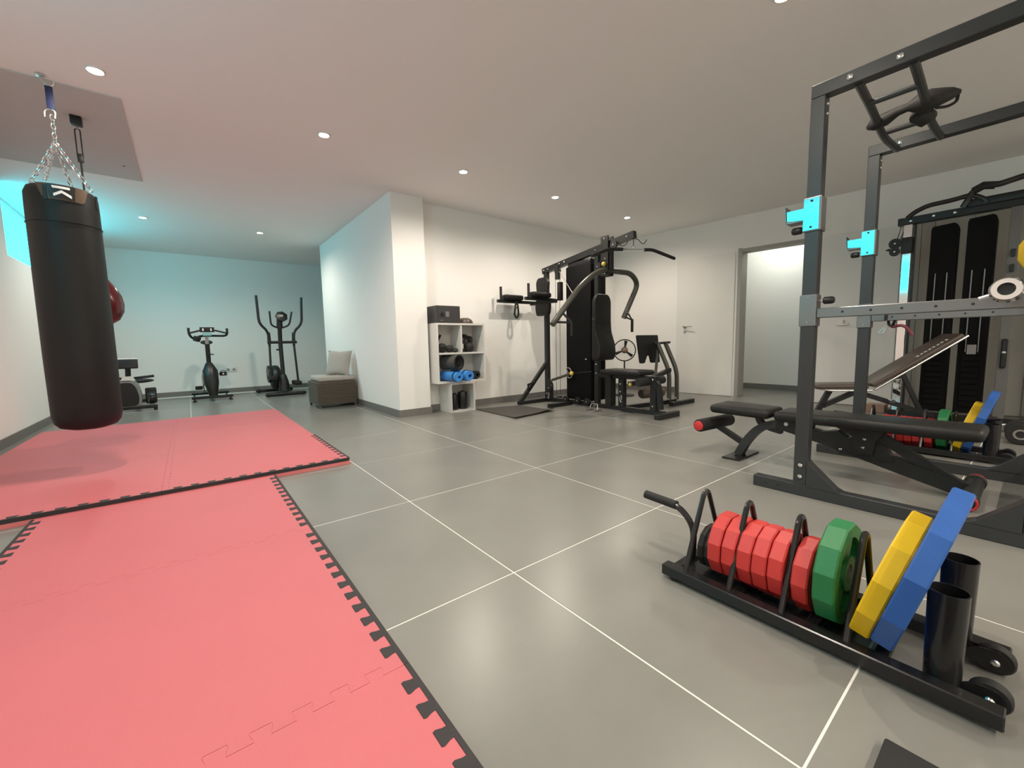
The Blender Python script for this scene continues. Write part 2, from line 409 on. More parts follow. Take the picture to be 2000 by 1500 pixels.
# ------------------------------------------------------------------ punching bag
bx, by = -.55, 3.87
t = thing('punching_bag', 'long black hanging punching bag on chains with a white chevron logo', 'punching bag', (bx, by, .33))
R = .168
part('bag_body', MB().lathe([(0, .325), (.08, .327), (.135, .345), (.158, .375), (R, .42), (R+.002, .8), (R, 1.3), (R-.002, 1.72), (R-.004, 1.80), (R-.018, 1.835), (R-.04, 1.845), (0, 1.85)], (bx, by, 0), (0, 0, 1), 40), 'bag', t, 50)
part('seam_band', MB().lathe([(R+.0035, 1.62), (R+.0035, 1.6215), (R-.004, 1.6215), (R-.004, 1.62)], (bx, by, 0), (0, 0, 1), 40, closed=True), 'black', t)
fa = math.atan2(-by, -bx)+.02
def onbag(a, z, rr): return V(bx+rr*math.cos(fa+a/R), by+rr*math.sin(fa+a/R), z)
def bagpatch(poly, rr, th):
    """polygon in (arc, z) wrapped on the bag"""
    m = MB(); tb = bmesh.new(); vs = [tb.verts.new((x, y, 0)) for x, y in poly]; f = tb.faces.new(vs)
    bmesh.ops.triangulate(tb, faces=[f]); bmesh.ops.subdivide_edges(tb, edges=tb.edges[:], cuts=5, use_grid_fill=True)
    r = bmesh.ops.extrude_face_region(tb, geom=tb.faces[:]); 
    for v in [g for g in r['geom'] if isinstance(g, bmesh.types.BMVert)]: v.co.z = th
    for v in tb.verts:
        q = onbag(v.co.x, v.co.y, rr+v.co.z); v.co = q
    m._merge(tb); return m
lp = part('logo_patch', bagpatch([(-.115, 1.835), (.125, 1.835), (.10, 1.755), (.085, 1.745), (-.07, 1.745), (-.09, 1.76)], R-.003, .004), 'goldpatch', t)
part('logo_field', bagpatch([(-.065, 1.832), (.058, 1.832), (.052, 1.752), (-.055, 1.752)], R-.001, .0035), 'black', lp)
part('logo_bar', bagpatch([(-.042, 1.824), (.034, 1.824), (.034, 1.810), (-.038, 1.810)], R+.0005, .0035), 'whitemark', lp)
part('logo_chevron', bagpatch([(-.038, 1.777), (-.002, 1.802), (.038, 1.777), (.038, 1.760), (-.002, 1.785), (-.036, 1.762)], R+.0005, .0035), 'whitemark', lp)
def chain(a, b, lw=.0105, ll=.036, wr=.0028):
    a, b = Vector(a), Vector(b); L = (b-a).length; n = int(L/(ll*.72)); d = (b-a)/n; m = MB(); ez = (b-a).normalized(); ex = ez.orthogonal().normalized(); ey = ez.cross(ex)
    for i in range(n):
        c = a+d*(i+.5); u = ex if i % 2 else ey; pts = []
        for k in range(12):
            th = 2*PI*k/12; pts.append(c+ez*(math.sin(th)*ll*.5)+u*(math.cos(th)*lw))
        m.tube(pts+[pts[0], pts[1]], wr, 6, cap=False)
    return m
top = V(bx, by, 2.13)
for k in range(4):
    a = fa+PI/4+.35+k*PI/2; e = V(bx+.15*math.cos(a), by+.15*math.sin(a), 1.855)
    part('chain', chain(e, top), 'chrome', t)
    part('ring_strap', MB().box(-.010, .010, -.003, .003, -.06, .025, .002, 1, Matrix.Translation((bx+(R-.001)*math.cos(a), by+(R-.001)*math.sin(a), 1.80)) @ Matrix.Rotation(a+PI/2, 4, 'Z')), 'black', t)
part('chain', chain(top, (bx, by, 2.29)), 'steel', t)
part('swivel_hook', MB().tube(fillet([(bx-.032, by, 2.275), (bx-.030, by, 2.315), (bx, by, 2.33), (bx+.016, by, 2.315), (bx+.012, by, 2.275)], .02), .005, 8), 'steel', t)
part('blue_strap', MB().box(bx-.017, bx+.017, by-.006, by+.006, 2.325, 2.462, .003), 'strap', t)
part('ceiling_hook', MB().tube(fillet([(bx-.03, by, ZC-.006), (bx-.028, by, 2.49), (bx, by, 2.455), (bx+.02, by, 2.470), (bx+.026, by, 2.495)], .015), .0055, 8), 'steel', t)
part('hook_plate', MB().box(bx-.05, bx-.012, by-.018, by+.018, ZC-.010, ZC-.006, .001), 'steel', t)
# speed ball
sx, sy = -.505, 4.39
t = thing('speed_ball', 'dark red leather speed ball hanging on a black cord behind the bag', 'speed ball', (sx, sy, 1.02))
part('ball', MB().lathe([(0, 1.02), (.06, 1.03), (.115, 1.07), (.145, 1.13), (.15, 1.19), (.14, 1.25), (.115, 1.31), (.075, 1.37), (.035, 1.415), (.012, 1.43), (0, 1.432)], (sx, sy, 0), (0, 0, 1), 32), 'ball', t, 60)
part('cord', MB().cyl((sx, sy, 1.425), (sx, sy, 2.245), .006, n=8), 'wire', t)
part('adjuster', MB().box(sx-.016, sx+.016, sy-.008, sy+.008, 2.20, 2.26, .004), 'black', t)
lp2 = MB().tube(fillet([(sx-.014, sy, 2.24), (sx-.014, sy, 2.43), (sx+.014, sy, 2.43), (sx+.014, sy, 2.24)], .012), .004, 6); part('cord_loop', lp2, 'wire', t)
part('eye_hook', MB().tube([(sx, sy, 2.425), (sx, sy, 2.46)], .005, 8), 'steel', t)
part('ceiling_plate', MB().box(sx-.03, sx+.03, sy-.03, sy+.03, 2.455, ZC-.006, .004), 'black', t)

# ------------------------------------------------------------------ power rack
XN, XFR = 2.51, 3.58          # centre of near / far side frames
pr = thing('power_rack', 'tall charcoal steel power rack standing over the flat bench', 'power rack', (3.04, .36, 0))
YU, YR, HW = .74, -.03, .03
for x in (XN, XFR):
    for y in (YU, YR):
        part('upright', MB().box(x-HW, x+HW, y-HW, y+HW, .058, 1.978, .003, 1), 'frame', pr)
    part('base_beam', MB().box(x-HW, x+HW, -.30, .965, 0, .06, .003, 1), 'frame', pr)
    part('top_beam', MB().box(x-HW, x+HW, YR-HW, YU+HW, 1.978, 2.04, .003, 1), 'frame', pr)
    for y, sg in ((YU-HW, -1), (YR+HW, 1)):
        part('gusset', MB().prism([(0, 0), (.145*sg, 0), (.12*sg, .012), (.012*sg, .115), (0, .13)], (x-HW-.004, y, .058), (0, 1, 0), (0, 0, 1), (2*HW+.008, 0, 0)), 'frame', pr, 0)
    fx = x-HW
    bolts(pr, [(fx-.004, YU-.002, .105), (fx-.004, YU-.002, .165)], (-1, 0, 0), .011)
    bolts(pr, [(x, YU-HW, 1.90), (x, YU-HW, 1.945)], (0, -1, 0), .008)
    bolts(pr, [(x, YU+HW, 1.90), (x, YU+HW, 1.945)], (0, 1, 0), .008)
    bolts(pr, [(fx, .62, 2.01), (fx, .45, 2.01)], (-1, 0, 0), .013)
    for yy in (.90, .84): part('bolt_hole', MB().cyl((fx-.0008, yy, .03), (fx+.003, yy, .03), .006, n=10), 'black', pr)
    # j-cup
    jc = part('j_cup', MB().box(x-.038, x+.038, YU-.038, YU+.038, 1.352, 1.515, .003, 1), 'safety', pr)
    part('cup_plate', MB().box(x-.0415, x-.037, YU-.031, YU+.036, 1.357, 1.510, .001, 1), 'cupsteel', jc)
    part('cup_arm', MB().prism([(.036, 1.412), (.106, 1.420), (.109, 1.468), (.036, 1.468)], (x-.040, YU, 0), (0, 1, 0), (0, 0, 1), (.004, 0, 0)), 'cupsteel', jc, 0)
    part('cup_rest', MB().box(x-.036, x+.036, YU+.036, YU+.112, 1.407, 1.417, .002, 1), 'safety', jc)
    part('cup_lip', MB().box(x-.038, x+.038, YU+.108, YU+.116, 1.412, 1.498, .002, 1, Matrix.Translation((0, YU+.112, 1.41)) @ Matrix.Rotation(-.12, 4, 'X') @ Matrix.Translation((0, -YU-.112, -1.41))), 'safety', jc)
    kn = MB().cyl((x, YU+.036, 1.372), (x, YU+.055, 1.372), .006, n=8); part('pin', kn, 'chrome', jc)
    part('knob', MB().lathe([(.014, .05), (.018, .056), (.018, .088), (.013, .095), (0, .095)], (x, YU, 1.372), (0, 1, 0), 12), 'black', jc)
    bolts(jc, [(x-.0415, YU+.002, 1.372), (x-.0415, YU+.002, 1.497)], (-1, 0, 0), .006, 'black', 'screw')
    # safety arm
    sf = part('safety_arm', MB().box(x-.036, x+.036, YU-.036, YU+.036, .885, 1.042, .003, 1), 'safety', pr)
    part('safety_bar', MB().box(x-.026, x+.026, YR+.036, YU-.036, .925, .972, .003, 1), 'safety', sf)
    part('sleeve', MB().box(x-.036, x+.036, YR-.036, YR+.036, .885, 1.042, .003, 1), 'safety', sf)
    for i in range(5): part('bar_hole', MB().cyl((x-.0268, .60-.105*i, .949), (x-.02, .60-.105*i, .949), .0055, n=10), 'black', sf)
    bolts(sf, [(x-.036, YU, .903), (x-.036, YU, 1.026)], (-1, 0, 0), .005, 'grey', 'screw')
    part('pin', MB().cyl((x, YU-.036, 1.01), (x, YU-.06, 1.01), .006, n=8), 'chrome', sf)
    part('knob', MB().lathe([(.013, -.055), (.018, -.06), (.018, -.092), (.013, -.1), (0, -.1)], (x, YU, 1.01), (0, 1, 0), 12), 'black', sf)
part('rear_crossbar', MB().box(XN+HW, XFR-HW, YR-.025, YR+.025, .075, .125, .003, 1), 'frame', pr)
part('rear_crossbar', MB().box(XN+HW, XFR-HW, YR-.025, YR+.025, 1.98, 2.03, .003, 1), 'frame', pr)
for y, y2 in ((.595, .635), (.412, .445)):
    part('pull_up_bar', MB().tube(fillet([(XN, y, 1.985), (2.80, y+.005, 1.955), (3.16, y2-.01, 1.94), (XFR, y2, 1.985)], .12), .018, 10), 'frame', pr)
for x in (2.70, 3.15): part('pull_up_rung', MB().cyl((x, .60+(x-2.7)*.06, 1.955), (x, .42+(x-2.7)*.04, 1.955), .014, n=10), 'frame', pr)
part('storage_peg', MB().cyl((XFR+HW, YR, 1.27), (XFR+.22, YR, 1.27), .02, n=14), 'safety', pr)
t = thing('hanging_strap', 'black padded strap draped over the pull-up bars of the power rack', 'strap', (2.95, .45, 1.93))
part('padded_sling', MB().tube([(2.98, .655, 1.945), (2.97, .63, 1.95), (2.96, .58, 1.955), (2.94, .53, 1.965), (2.93, .49, 1.965), (2.92, .45, 1.96), (2.93, .41, 1.965), (2.95, .37, 1.97), (2.97, .34, 1.975), (2.98, .315, 1.975)], .03, 12, radii=[.012, .032, .033, .022, .020, .045, .048, .036, .026, .01]), 'blackmatte', t, 60)
part('pad_flap', MB().tube([(2.98, .47, 1.93), (3.02, .44, 1.925), (3.05, .41, 1.93)], .03, 10, radii=[.03, .045, .02]), 'blackmatte', t, 60)
part('hook', MB().tube(fillet([(3.0, .40, 1.945), (3.02, .36, 1.94), (3.02, .33, 1.95), (2.99, .325, 1.965)], .02), .007, 8), 'black', t)
t = thing('resistance_band', 'dark red and black elastic band looped over the far safety bar', 'exercise band', (XFR, .60, .9))
part('band_loop', MB().tube(fillet([(XFR-.032, .63, .93), (XFR-.034, .63, .98), (XFR+.034, .63, .978), (XFR+.034, .625, .90), (XFR-.01, .6, .885), (XFR-.033, .585, .925)], .02), .008, 8), 'black', t)
part('band_tail', MB().tube(fillet([(XFR-.01, .6, .885), (XFR-.03, .55, .895), (XFR-.03, .52, .87), (XFR-.03, .50, .83)], .03), .009, 8), 'band', t)
part('carabiner', MB().tube(fillet([(XFR-.02, .63, .90), (XFR-.03, .645, .87), (XFR-.03, .67, .845), (XFR-.03, .64, .842), (XFR-.02, .63, .88)], .01), .004, 6), 'steel', t)
# ------------------------------------------------------------------ plates
def plate_mesh(name, R, th, m, hole=.026, holes=True, sides=12):
    """twelve-sided grip plate, axis along local y, centred at origin"""
    bm = bmesh.new(); NS = 48; c12 = math.cos(PI/sides)
    def rad(th_): 
        a = ((th_+PI/sides) % (2*PI/sides))-PI/sides
        return c12/math.cos(a)
    bands = [(hole, .34*R, .5*th, False), (.34*R, .72*R, .34*th, True), (.72*R, R-.004, .5*th, False)]
    def pt(r, j, y, poly): 
        a = 2*PI*j/NS+PI/2; k = rad(a) if poly else 1
        return (math.cos(a)*r*k, y, math.sin(a)*r*k)
    for bi, (r0, r1, h, cut) in enumerate(bands):
        outer = bi == 2
        for j in range(NS):
            f = (j/NS*3) % 1
            if cut and holes and .28 < f < .72: continue
            q = [pt(r0, j, -h, False), pt(r1, j, -h, outer), pt(r1, j+1, -h, outer), pt(r0, j+1, -h, False)]
            A = [bm.verts.new(p) for p in q]; B = [bm.verts.new((p[0], -p[1], p[2])) for p in q]
            bm.faces.new(A); bm.faces.new(B[::-1])
            for k in range(4): bm.faces.new((A[k], B[k], B[(k+1) % 4], A[(k+1) % 4]))
    # bevelled outer rim
    ring = []
    for j in range(sides):
        a = 2*PI*j/sides+PI/2+PI/sides; row_ = []
        for r, y in ((R-.004, -.5*th), (R, -.5*th+.004), (R, .5*th-.004), (R-.004, .5*th)):
            row_.append(bm.verts.new((math.cos(a)*r, y, math.sin(a)*r)))
        ring.append(row_)
    for j in range(sides):
        for k in range(3): bm.faces.new((ring[j][k], ring[(j+1) % sides][k], ring[(j+1) % sides][k+1], ring[j][k+1]))
    bmesh.ops.remove_doubles(bm, verts=bm.verts, dist=1e-5)
    bmesh.ops.recalc_face_normals(bm, faces=bm.faces)
    me = bpy.data.meshes.new(name); bm.to_mesh(me); bm.free(); me.materials.append(MT[m]); return me
PM = {'red': plate_mesh('red_plate', .106, .041, 'red'), 'green': plate_mesh('green_plate', .142, .050, 'green'),
      'yellow': plate_mesh('yellow_plate', .180, .042, 'yellow'), 'blue': plate_mesh('blue_plate', .222, .042, 'blue'),
      'black': plate_mesh('black_plate', .075, .022, 'blackmatte')}
ins_me = MB().lathe([(.0255, -.024), (.034, -.024), (.034, .024), (.0255, .024)], (0, 0, 0), (0, 1, 0), 20, closed=True).mesh('steel_bush', 'steel')
def put_plate(kind, x, y, z, label, group, tilt=0, roty=0, rotz=0, name=None):
    o = thing('weight_plate', label, 'weight plate', (x, y, z), group)
    o.rotation_euler = Euler((tilt, roty, rotz))
    for nm, me in (('disc', PM[kind]), ('hub_ring', ins_me)):
        p = bpy.data.objects.new(nm, me); COL.objects.link(p); p.parent = o
        if nm == 'hub_ring': p.scale.y = {'black': .44, 'red': .82, 'green': 1.0}.get(kind, .84)
    return o
def plate_rack(dx, dy, where, gname):
    x0, x1 = 1.275+dx, 1.545+dx; xc = 1.41+dx
    t = thing('plate_rack', 'low black rolling rack holding coloured weight plates, ' + where, 'plate rack', (xc, .37+dy, 0), 'plate racks')
    for x in (x0, x1): part('rail', MB().box(x-.02, x+.02, -.004+dy, .775+dy, .012, .049, .003, 1), 'blackgloss', t)
    part('tray', MB().box(x0+.02, x1-.02, .27+dy, .74+dy, .013, .017), 'blackgloss', t, 0)
    for y in (.755, .55, .35, .20, .093): part('crossbar', MB().box(x0+.02, x1-.02, y-.015+dy, y+.015+dy, .014, .028, .002, 1), 'blackgloss', t)
    for x in (x0, x1): part('foot', MB().cyl((x, .735+dy, 0), (x, .735+dy, .016), .014, n=12), 'blackmatte', t)
    for y in (.70, .557, .411, .262):
        pth = fillet([(x0, y+dy, .035), (xc-.018, y+dy, .285), (xc, y+dy, .298), (xc+.018, y+dy, .285), (x1, y+dy, .035)], .03, 5)
        part('hoop', MB().tube(pth, .0085, 10, upv=(0, 1, 0)), 'blackgloss', t)
    h = part('handle', MB().tube(fillet([(xc, .745+dy, .03), (xc, .742+dy, .15), (xc, .80+dy, .208), (xc, .94+dy, .214)], .06), .0115, 10), 'blackgloss', t)
    part('grip', MB().cyl((xc, .812+dy, .2085), (xc, .945+dy, .2142), .0165, n=14), 'blackmatte', h)
    for x, xw in ((1.325+dx, 1.337+dx), (1.54+dx, 1.507+dx)):
        part('bar_holder', MB().lathe([(.032, .03), (.035, .25), (.032, .25), (.0295, .06), (.0295, .05), (0, .05)], (x, .094+dy, 0), (0, 0, 1), 24), 'blackgloss', t)
        part('wheel_bracket', MB().prism(rounded([(-.01, .036), (.02, .008), (.06, .018), (.075, .040), (.05, .060), (.01, .062)], .012), (xw-.022, dy, 0), (0, 1, 0), (0, 0, 1), (.004, 0, 0)), 'blackgloss', t, 0)
        w = part('wheel', MB().lathe([(.010, -.014), (.031, -.014), (.0345, -.008), (.0345, .008), (.031, .014), (.010, .014)], (xw, .020+dy, .0345), (1, 0, 0), 22), 'blackmatte', t)
        bolts(w, [(xw-.022, .020+dy, .0345)], (-1, 0, 0), .009)
    zb = .030
    ords = ['first', 'second', 'third', 'fourth', 'fifth', 'sixth']
    for i, y in enumerate((.681, .658)):
        put_plate('black', xc, y+dy, zb+.073, '%s small black weight plate from the handle of the %s' % (ords[i], gname), 'small black plates', roty=.1*i)
    for i, y in enumerate((.622, .577, .530, .486, .442, .380)):
        put_plate('red', xc, y+dy, zb+.103, '%s red weight plate from the handle of the %s' % (ords[i], gname), 'red plates', roty=.05*i)
    put_plate('green', xc, .315+dy, zb+.139, 'green twelve-sided weight plate on the ' + gname, 'green plates')
    put_plate('yellow', xc, .206+dy, .204, 'yellow weight plate leaning against the blue one on the ' + gname, 'yellow plates', tilt=.27)
    put_plate('blue', xc, .150+dy, .243, 'largest, blue weight plate leaning at the end of the ' + gname, 'blue plates', tilt=.27)
plate_rack(0, 0, 'in the foreground', 'foreground rack')
plate_rack(2.72, .07, 'behind the power rack', 'rack behind the bench')
pm = plate_mesh('yellow_disc', .150, .036, 'yellow')
PM['yellow2'] = pm
put_plate('yellow2', XFR+.09, YR, 1.27, 'yellow weight plate hung on the storage peg of the power rack', 'yellow plates', rotz=PI/2)
# barbell on the safety bars
by_, bz = .09, .986
t = thing('barbell', 'short chrome barbell with lock collars lying across the safety bars', 'barbell', (3.04, by_, bz))
part('bar', MB().cyl((2.36, by_, bz), (3.72, by_, bz), .0135, n=16), 'chrome', t)
for x, sg in ((2.36, -1), (3.72, 1)):
    c = part('collar', MB().lathe([(.0137, -.02), (.040, -.02), (.046, -.012), (.046, .012), (.041, .020), (.041, .055), (.037, .066), (.022, .066), (.019, .060), (.019, .02), (0, .02)], (x, by_, bz), (sg, 0, 0), 30), 'chrome', t)
    part('bore', MB().lathe([(.0185, .021), (.0185, .045), (0, .045)], (x, by_, bz), (sg, 0, 0), 20), 'black', c)
    for a in (.35, PI-.35):
        d = V(0, math.cos(a), -math.sin(a)); part('collar_lug', MB().tube([V(x, by_, bz)+d*.040, V(x, by_, bz)+d*.072], .007, 8), 'chrome', c)

# ------------------------------------------------------------------ benches
def pad(name, m, parent, L, W_, T, mtx, bev=.022, taper=0):
    mb = MB().box(-W_/2, W_/2, -L/2, L/2, -T/2, T/2, bev, 4)
    if taper:
        for v in mb.bm.verts: v.co.x *= 1-taper*max(0, v.co.y/L+.1)
    mb.xform(mtx); return part(name, mb, m, parent, 60)
def mat_yz(x, y0, z0, y1, z1):
    """matrix whose local y runs from (y0,z0) to (y1,z1); returns (length, matrix at middle)"""
    L = math.hypot(y1-y0, z1-z0); a = math.atan2(z1-z0, y1-y0)
    return L, Matrix.Translation((x, (y0+y1)/2, (z0+z1)/2)) @ Matrix.Rotation(a, 4, 'X')
XB = 3.05
t = thing('weight_bench', 'black flat weight bench with foam leg roller, inside the power rack', 'weight bench', (XB, .75, 0))
L, mx = mat_yz(XB, 1.06, .332, 1.445, .338); pad('seat_pad', 'pad', t, L, .27, .062, mx, .026)
L, mx = mat_yz(XB, .135, .342, 1.035, .332); pad('back_pad', 'pad', t, L, .27, .062, mx, .026)
part('foot_plate', MB().box(XB-.16, XB+.16, 1.215, 1.335, 0, .012, .004, 1), 'blackgloss', t)
part('front_leg', MB().tube(fillet([(XB, 1.285, .01), (XB, 1.235, .12), (XB, 1.15, .23), (XB, 1.02, .275)], .10), 1, w=.05, h=.06, upv=(1, 0, 0)), 'frame', t)
part('main_beam', MB().tube([(XB, 1.04, .272), (XB, .80, .215), (XB, .45, .115), (XB, .19, .045)], 1, w=.075, h=.055, upv=(1, 0, 0)), 'gymframe', t, 0)
part('notch_plate', MB().prism([(.86, .24), (.72, .27), (.67, .235), (.655, .24), (.64, .222), (.62, .245), (.50, .215), (.46, .13), (.70, .135), (.74, .185)], (XB-.034, 0, 0), (0, 1, 0), (0, 0, 1), (.068, 0, 0)), 'gymframe', t, 0)
part('pivot_bracket', MB().prism([(1.045, .30), (1.05, .245), (.98, .225), (.86, .235), (.84, .31)], (XB-.045, 0, 0), (0, 1, 0), (0, 0, 1), (.09, 0, 0)), 'gymframe', t, 0)
part('pad_frame', MB().box(XB-.025, XB+.025, .2, 1.02, .29, .312, .002, 1), 'gymframe', t)
part('support_plate', MB().prism([(.74, .305), (.50, .305), (.54, .24), (.55, .16), (.63, .15), (.645, .25)], (XB-.05, 0, 0), (0, 1, 0), (0, 0, 1), (.1, 0, 0)), 'gymframe', t, 0)
part('support_strut', MB().tube([(XB, .565, .285), (XB, .21, .06)], 1, w=.05, h=.04, upv=(1, 0, 0)), 'gymframe', t, 0)
bolts(t, [(XB-.05, .59, .245), (XB-.05, .595, .195), (XB-.036, .70, .165)], (-1, 0, 0), .009)
part('logo_oval', MB().lathe([(.012, 0), (.012, .002), (0, .002)], (XB-.046, .985, .275), (-1, 0, 0), 14), 'whitemark', t)
part('seat_bracket', MB().tube(fillet([(XB, 1.17, .31), (XB, 1.15, .25), (XB, 1.08, .225), (XB, 1.02, .215)], .05), 1, w=.032, h=.05, upv=(1, 0, 0)), 'gymframe', t)
part('rear_foot', MB().cyl((XB-.20, .17, .042), (XB+.20, .17, .042), .036, n=18), 'gymframe', t)
for s in (-1, 1):
    rr = part('rear_roller', MB().lathe([(.028, 0), (.040, .002), (.041, .045), (.036, .06), (0, .06)], (XB+s*.17, .17, .042), (s, 0, 0), 20), 'blackmatte', t)
    part('red_ring', MB().lathe([(.030, .058), (.0385, .055), (.0395, .062), (.036, .066), (.030, .064)], (XB+s*.17, .17, .042), (s, 0, 0), 22, closed=True), 'redcap', rr)
part('roller_arm', MB().tube([(XB, 1.265, .10), (XB, 1.455, .20)], 1, w=.035, h=.035, upv=(1, 0, 0)), 'gymframe', t, 0)
fr = part('foam_roller', MB().lathe([(.043, -.195), (.046, -.185), (.046, .185), (.043, .195), (0, .195)], (XB+.0, 1.465, .213), (1, -.10, 0), 22), 'blackmatte', t)
e = Vector((1, -.10, 0)).normalized()
for s in (-1, 1):
    c = V(XB, 1.465, .213)+e*s*.196
    part('end_cap', MB().lathe([(.034, 0), (.035, .006), (.028, .010), (0, .011)], c, e*s, 20), 'redcap', fr)
# incline bench (built at the origin with the hinge at y = 0, then turned)
t = thing('incline_bench', 'brown incline bench with raised backrest and pale lettering', 'weight bench', (0, 0, 0))
L, mx = mat_yz(0, .03, .345, .47, .335); pad('seat_pad', 'padbrown', t, L, .28, .045, mx, .018)
BL, BM = mat_yz(0, -.655, .825, 0, .350); pad('backrest', 'padbrown', t, BL, .28, .045, BM, .018)
let = MB(); lx = -.085
for i in range(8):
    f = -.30+.036*i; h = .038 if i in (0, 7) else .026
    let.box(lx-h/2, lx+h/2, f-.006, f+.006, .0228, .0242); let.box(lx-h/2, lx-h/2+.008, f-.004, f+.018, .0228, .0242)
    if i % 2: let.box(lx+h/2-.005, lx+h/2, f-.004, f+.016, .0228, .0242)
let.xform(BM); part('lettering', let, 'whitemark', t, 0)
for s_ in (-1, 1):
    part('back_tube', MB().tube([(s_*.12, -.69, .815), (s_*.12, -.02, .315)], .011, 10), 'steel', t)
    part('seat_tube', MB().tube(fillet([(s_*.11, 0, .305), (s_*.11, .34, .298), (s_*.11, .45, .322)], .05), .010, 10), 'steel', t)
part('front_leg', MB().tube([(0, .30, .30), (0, .42, .03)], 1, w=.045, h=.045, upv=(1, 0, 0)), 'gymframe', t, 0)
part('main_beam', MB().tube([(0, .36, .13), (0, .08, .28), (0, -.34, .13), (0, -.54, .05)], 1, w=.045, h=.045, upv=(1, 0, 0)), 'gymframe', t, 0)
part('back_strut', MB().tube([(0, -.27, .50), (0, -.45, .09)], 1, w=.035, h=.028, upv=(1, 0, 0)), 'gymframe', t, 0)
part('front_foot', MB().box(-.20, .20, .39, .44, 0, .05, .004, 1), 'gymframe', t)
part('rear_foot', MB().box(-.24, .08, -.57, -.52, 0, .05, .004, 1), 'gymframe', t)
part('adjust_pin', MB().lathe([(.012, 0), (.012, .05), (.018, .055), (.018, .08), (0, .08)], (-.025, -.18, .20), (-1, 0, 0), 12), 'chrome', t)
t.location = (5.27, 1.05, 0); t.rotation_euler.z = math.radians(35)
single('small_box', MB().box(5.86, 6.02, 1.0, 1.16, 0, .085, .003, 1), 'bronze', 'small tan box on the floor beneath the incline bench', 'box', loc=(5.94, 1.08, 0))

# ------------------------------------------------------------------ cable machine against the right wall
XF = 5.74
t = thing('cable_machine', 'black dual pulley cable machine with covered weight stacks by the right wall', 'cable machine', (6.0, 0, 0))
part('base_beam', MB().box(XF, XF+.07, -.95, .96, 0, .06, .004, 1), 'gymframe', t)
part('top_beam', MB().box(XF-.01, XF+.07, -.95, .975, 1.925, 1.995, .004, 1), 'gymframe', t)
bolts(t, [(XF-.01, .72, 1.965), (XF-.01, .58, 1.96), (XF-.01, .88, 1.955)], (-1, 0, 0), .012)
for y in (.90, .22, -.25, -.90):
    part('foot_beam', MB().box(XF+.07, XF+.52, y-.03, y+.03, 0, .05, .004, 1), 'gymframe', t)
part('chrome_post', MB().box(XF+.005, XF+.055, .865, .928, .06, 1.925, .002, 1), 'mirrorsteel', t)
part('inner_post', MB().box(XF+.06, XF+.10, .845, .862, .06, 1.925, .002, 1), 'gymframe', t)
cg = part('pulley_carriage', MB().box(XF-.03, XF+.06, .855, .938, 1.645, 1.80, .006, 2), 'black', t)
for z, r in ((1.755, .05), (1.675, .042)):
    part('pulley', MB().lathe([(.012, -.012), (r, -.012), (r*.86, 0), (r, .012), (.012, .012)], (XF-.005, .985, z), (1, .15, 0), 24), 'black', cg)
    bolts(cg, [(XF-.02, .985, z)], (-1, 0, 0), .009)
part('cable_hook', MB().lathe([(.003, 0), (.012, .02), (.015, .035), (0, .04)], (XF-.01, 1.055, 1.70), (0, -1, 0), 10), 'black', cg)
part('cable', MB().tube([(XF+.02, .955, 1.79), (XF+.02, .93, 1.86), (XF+.02, .92, 1.925)], .004, 6), 'wire', t)
part('cable', MB().tube([(XF+.0, .97, 1.80), (XF+.0, .945, 1.925)], .004, 6), 'wire', t)
for k, (ya, yb, top) in enumerate(((.735, .555, 1.875), (.495, .315, 1.895), (-.33, -.51, 1.895), (-.57, -.75, 1.875))):
    pl = [(0, 0), (ya-yb, 0), (ya-yb, top-.11), (ya-yb-.01, top-.085), (.03, top-.075), (.008, top-.09), (0, top-.12)]
    sh = part('stack_shroud', MB().prism(pl, (XF+.05, yb, .08), (0, 1, 0), (0, 0, 1), (.16, 0, 0)), 'mesh', t, 0)
    for i in range(9):
        z = .14+.055*i; part('weight_slab', MB().box(XF+.042, XF+.051, yb+.03, ya-.03, z, z+.046, .003, 1), 'mesh', sh)
    for q in (.28, .72): part('guide_rod', MB().cyl((XF+.044, yb+(ya-yb)*q, .66), (XF+.044, yb+(ya-yb)*q, 1.42), .005, n=8), 'safety', sh)
    part('selector_tag', MB().box(XF+.040, XF+.05, (ya+yb)/2-.03, (ya+yb)/2+.03, .64, .73, .002, 1), 'grey', sh)
for y in (.205, -.205, -.895):
    p = part('rear_post', MB().box(XF+.0, XF+.05, y-.035, y+.035, .06, 1.925, .003, 1), 'postpaint', t)
    for z in (1.53, 1.40): part('stop_block', MB().box(XF-.02, XF+.0, y-.012, y+.014, z-.035, z+.03, .004, 1), 'black', p)
    part('low_pulley', MB().box(XF-.03, XF, y-.018, y+.018, .52, .78, .008, 1), 'black', p)
    bolts(p, [(XF-.03, y, .66)], (-1, 0, 0), .014)
gx = XF-.02
pth = fillet([(gx, .905, 1.985), (gx-.01, .85, 2.03), (gx-.02, .76, 2.065), (gx-.02, .60, 2.07), (gx-.01, .48, 2.09), (gx, .40, 2.03), (gx, .38, 1.99)], .05)
part('pull_up_grip', MB().tube(pth, .021, 10), 'blackgloss', t)
part('pull_up_grip', MB().tube(fillet([(gx, .53, 1.99), (gx-.01, .50, 2.05), (gx-.03, .475, 2.11), (gx-.04, .41, 2.145), (gx-.03, .33, 2.125), (gx-.02, .22, 2.15), (gx-.02, -.2, 2.22), (gx, -.35, 2.0)], .05), .025, 10), 'blackgloss', t)
part('grip_sleeve', MB().tube([(gx-.03, .47, 2.112), (gx-.04, .41, 2.14), (gx-.034, .34, 2.124)], .033, 12), 'blackmatte', t)
part('beam_cover', MB().box(XF-.03, XF+.07, -.4, .50, 1.98, 2.05, .01, 2), 'gymframe', t)
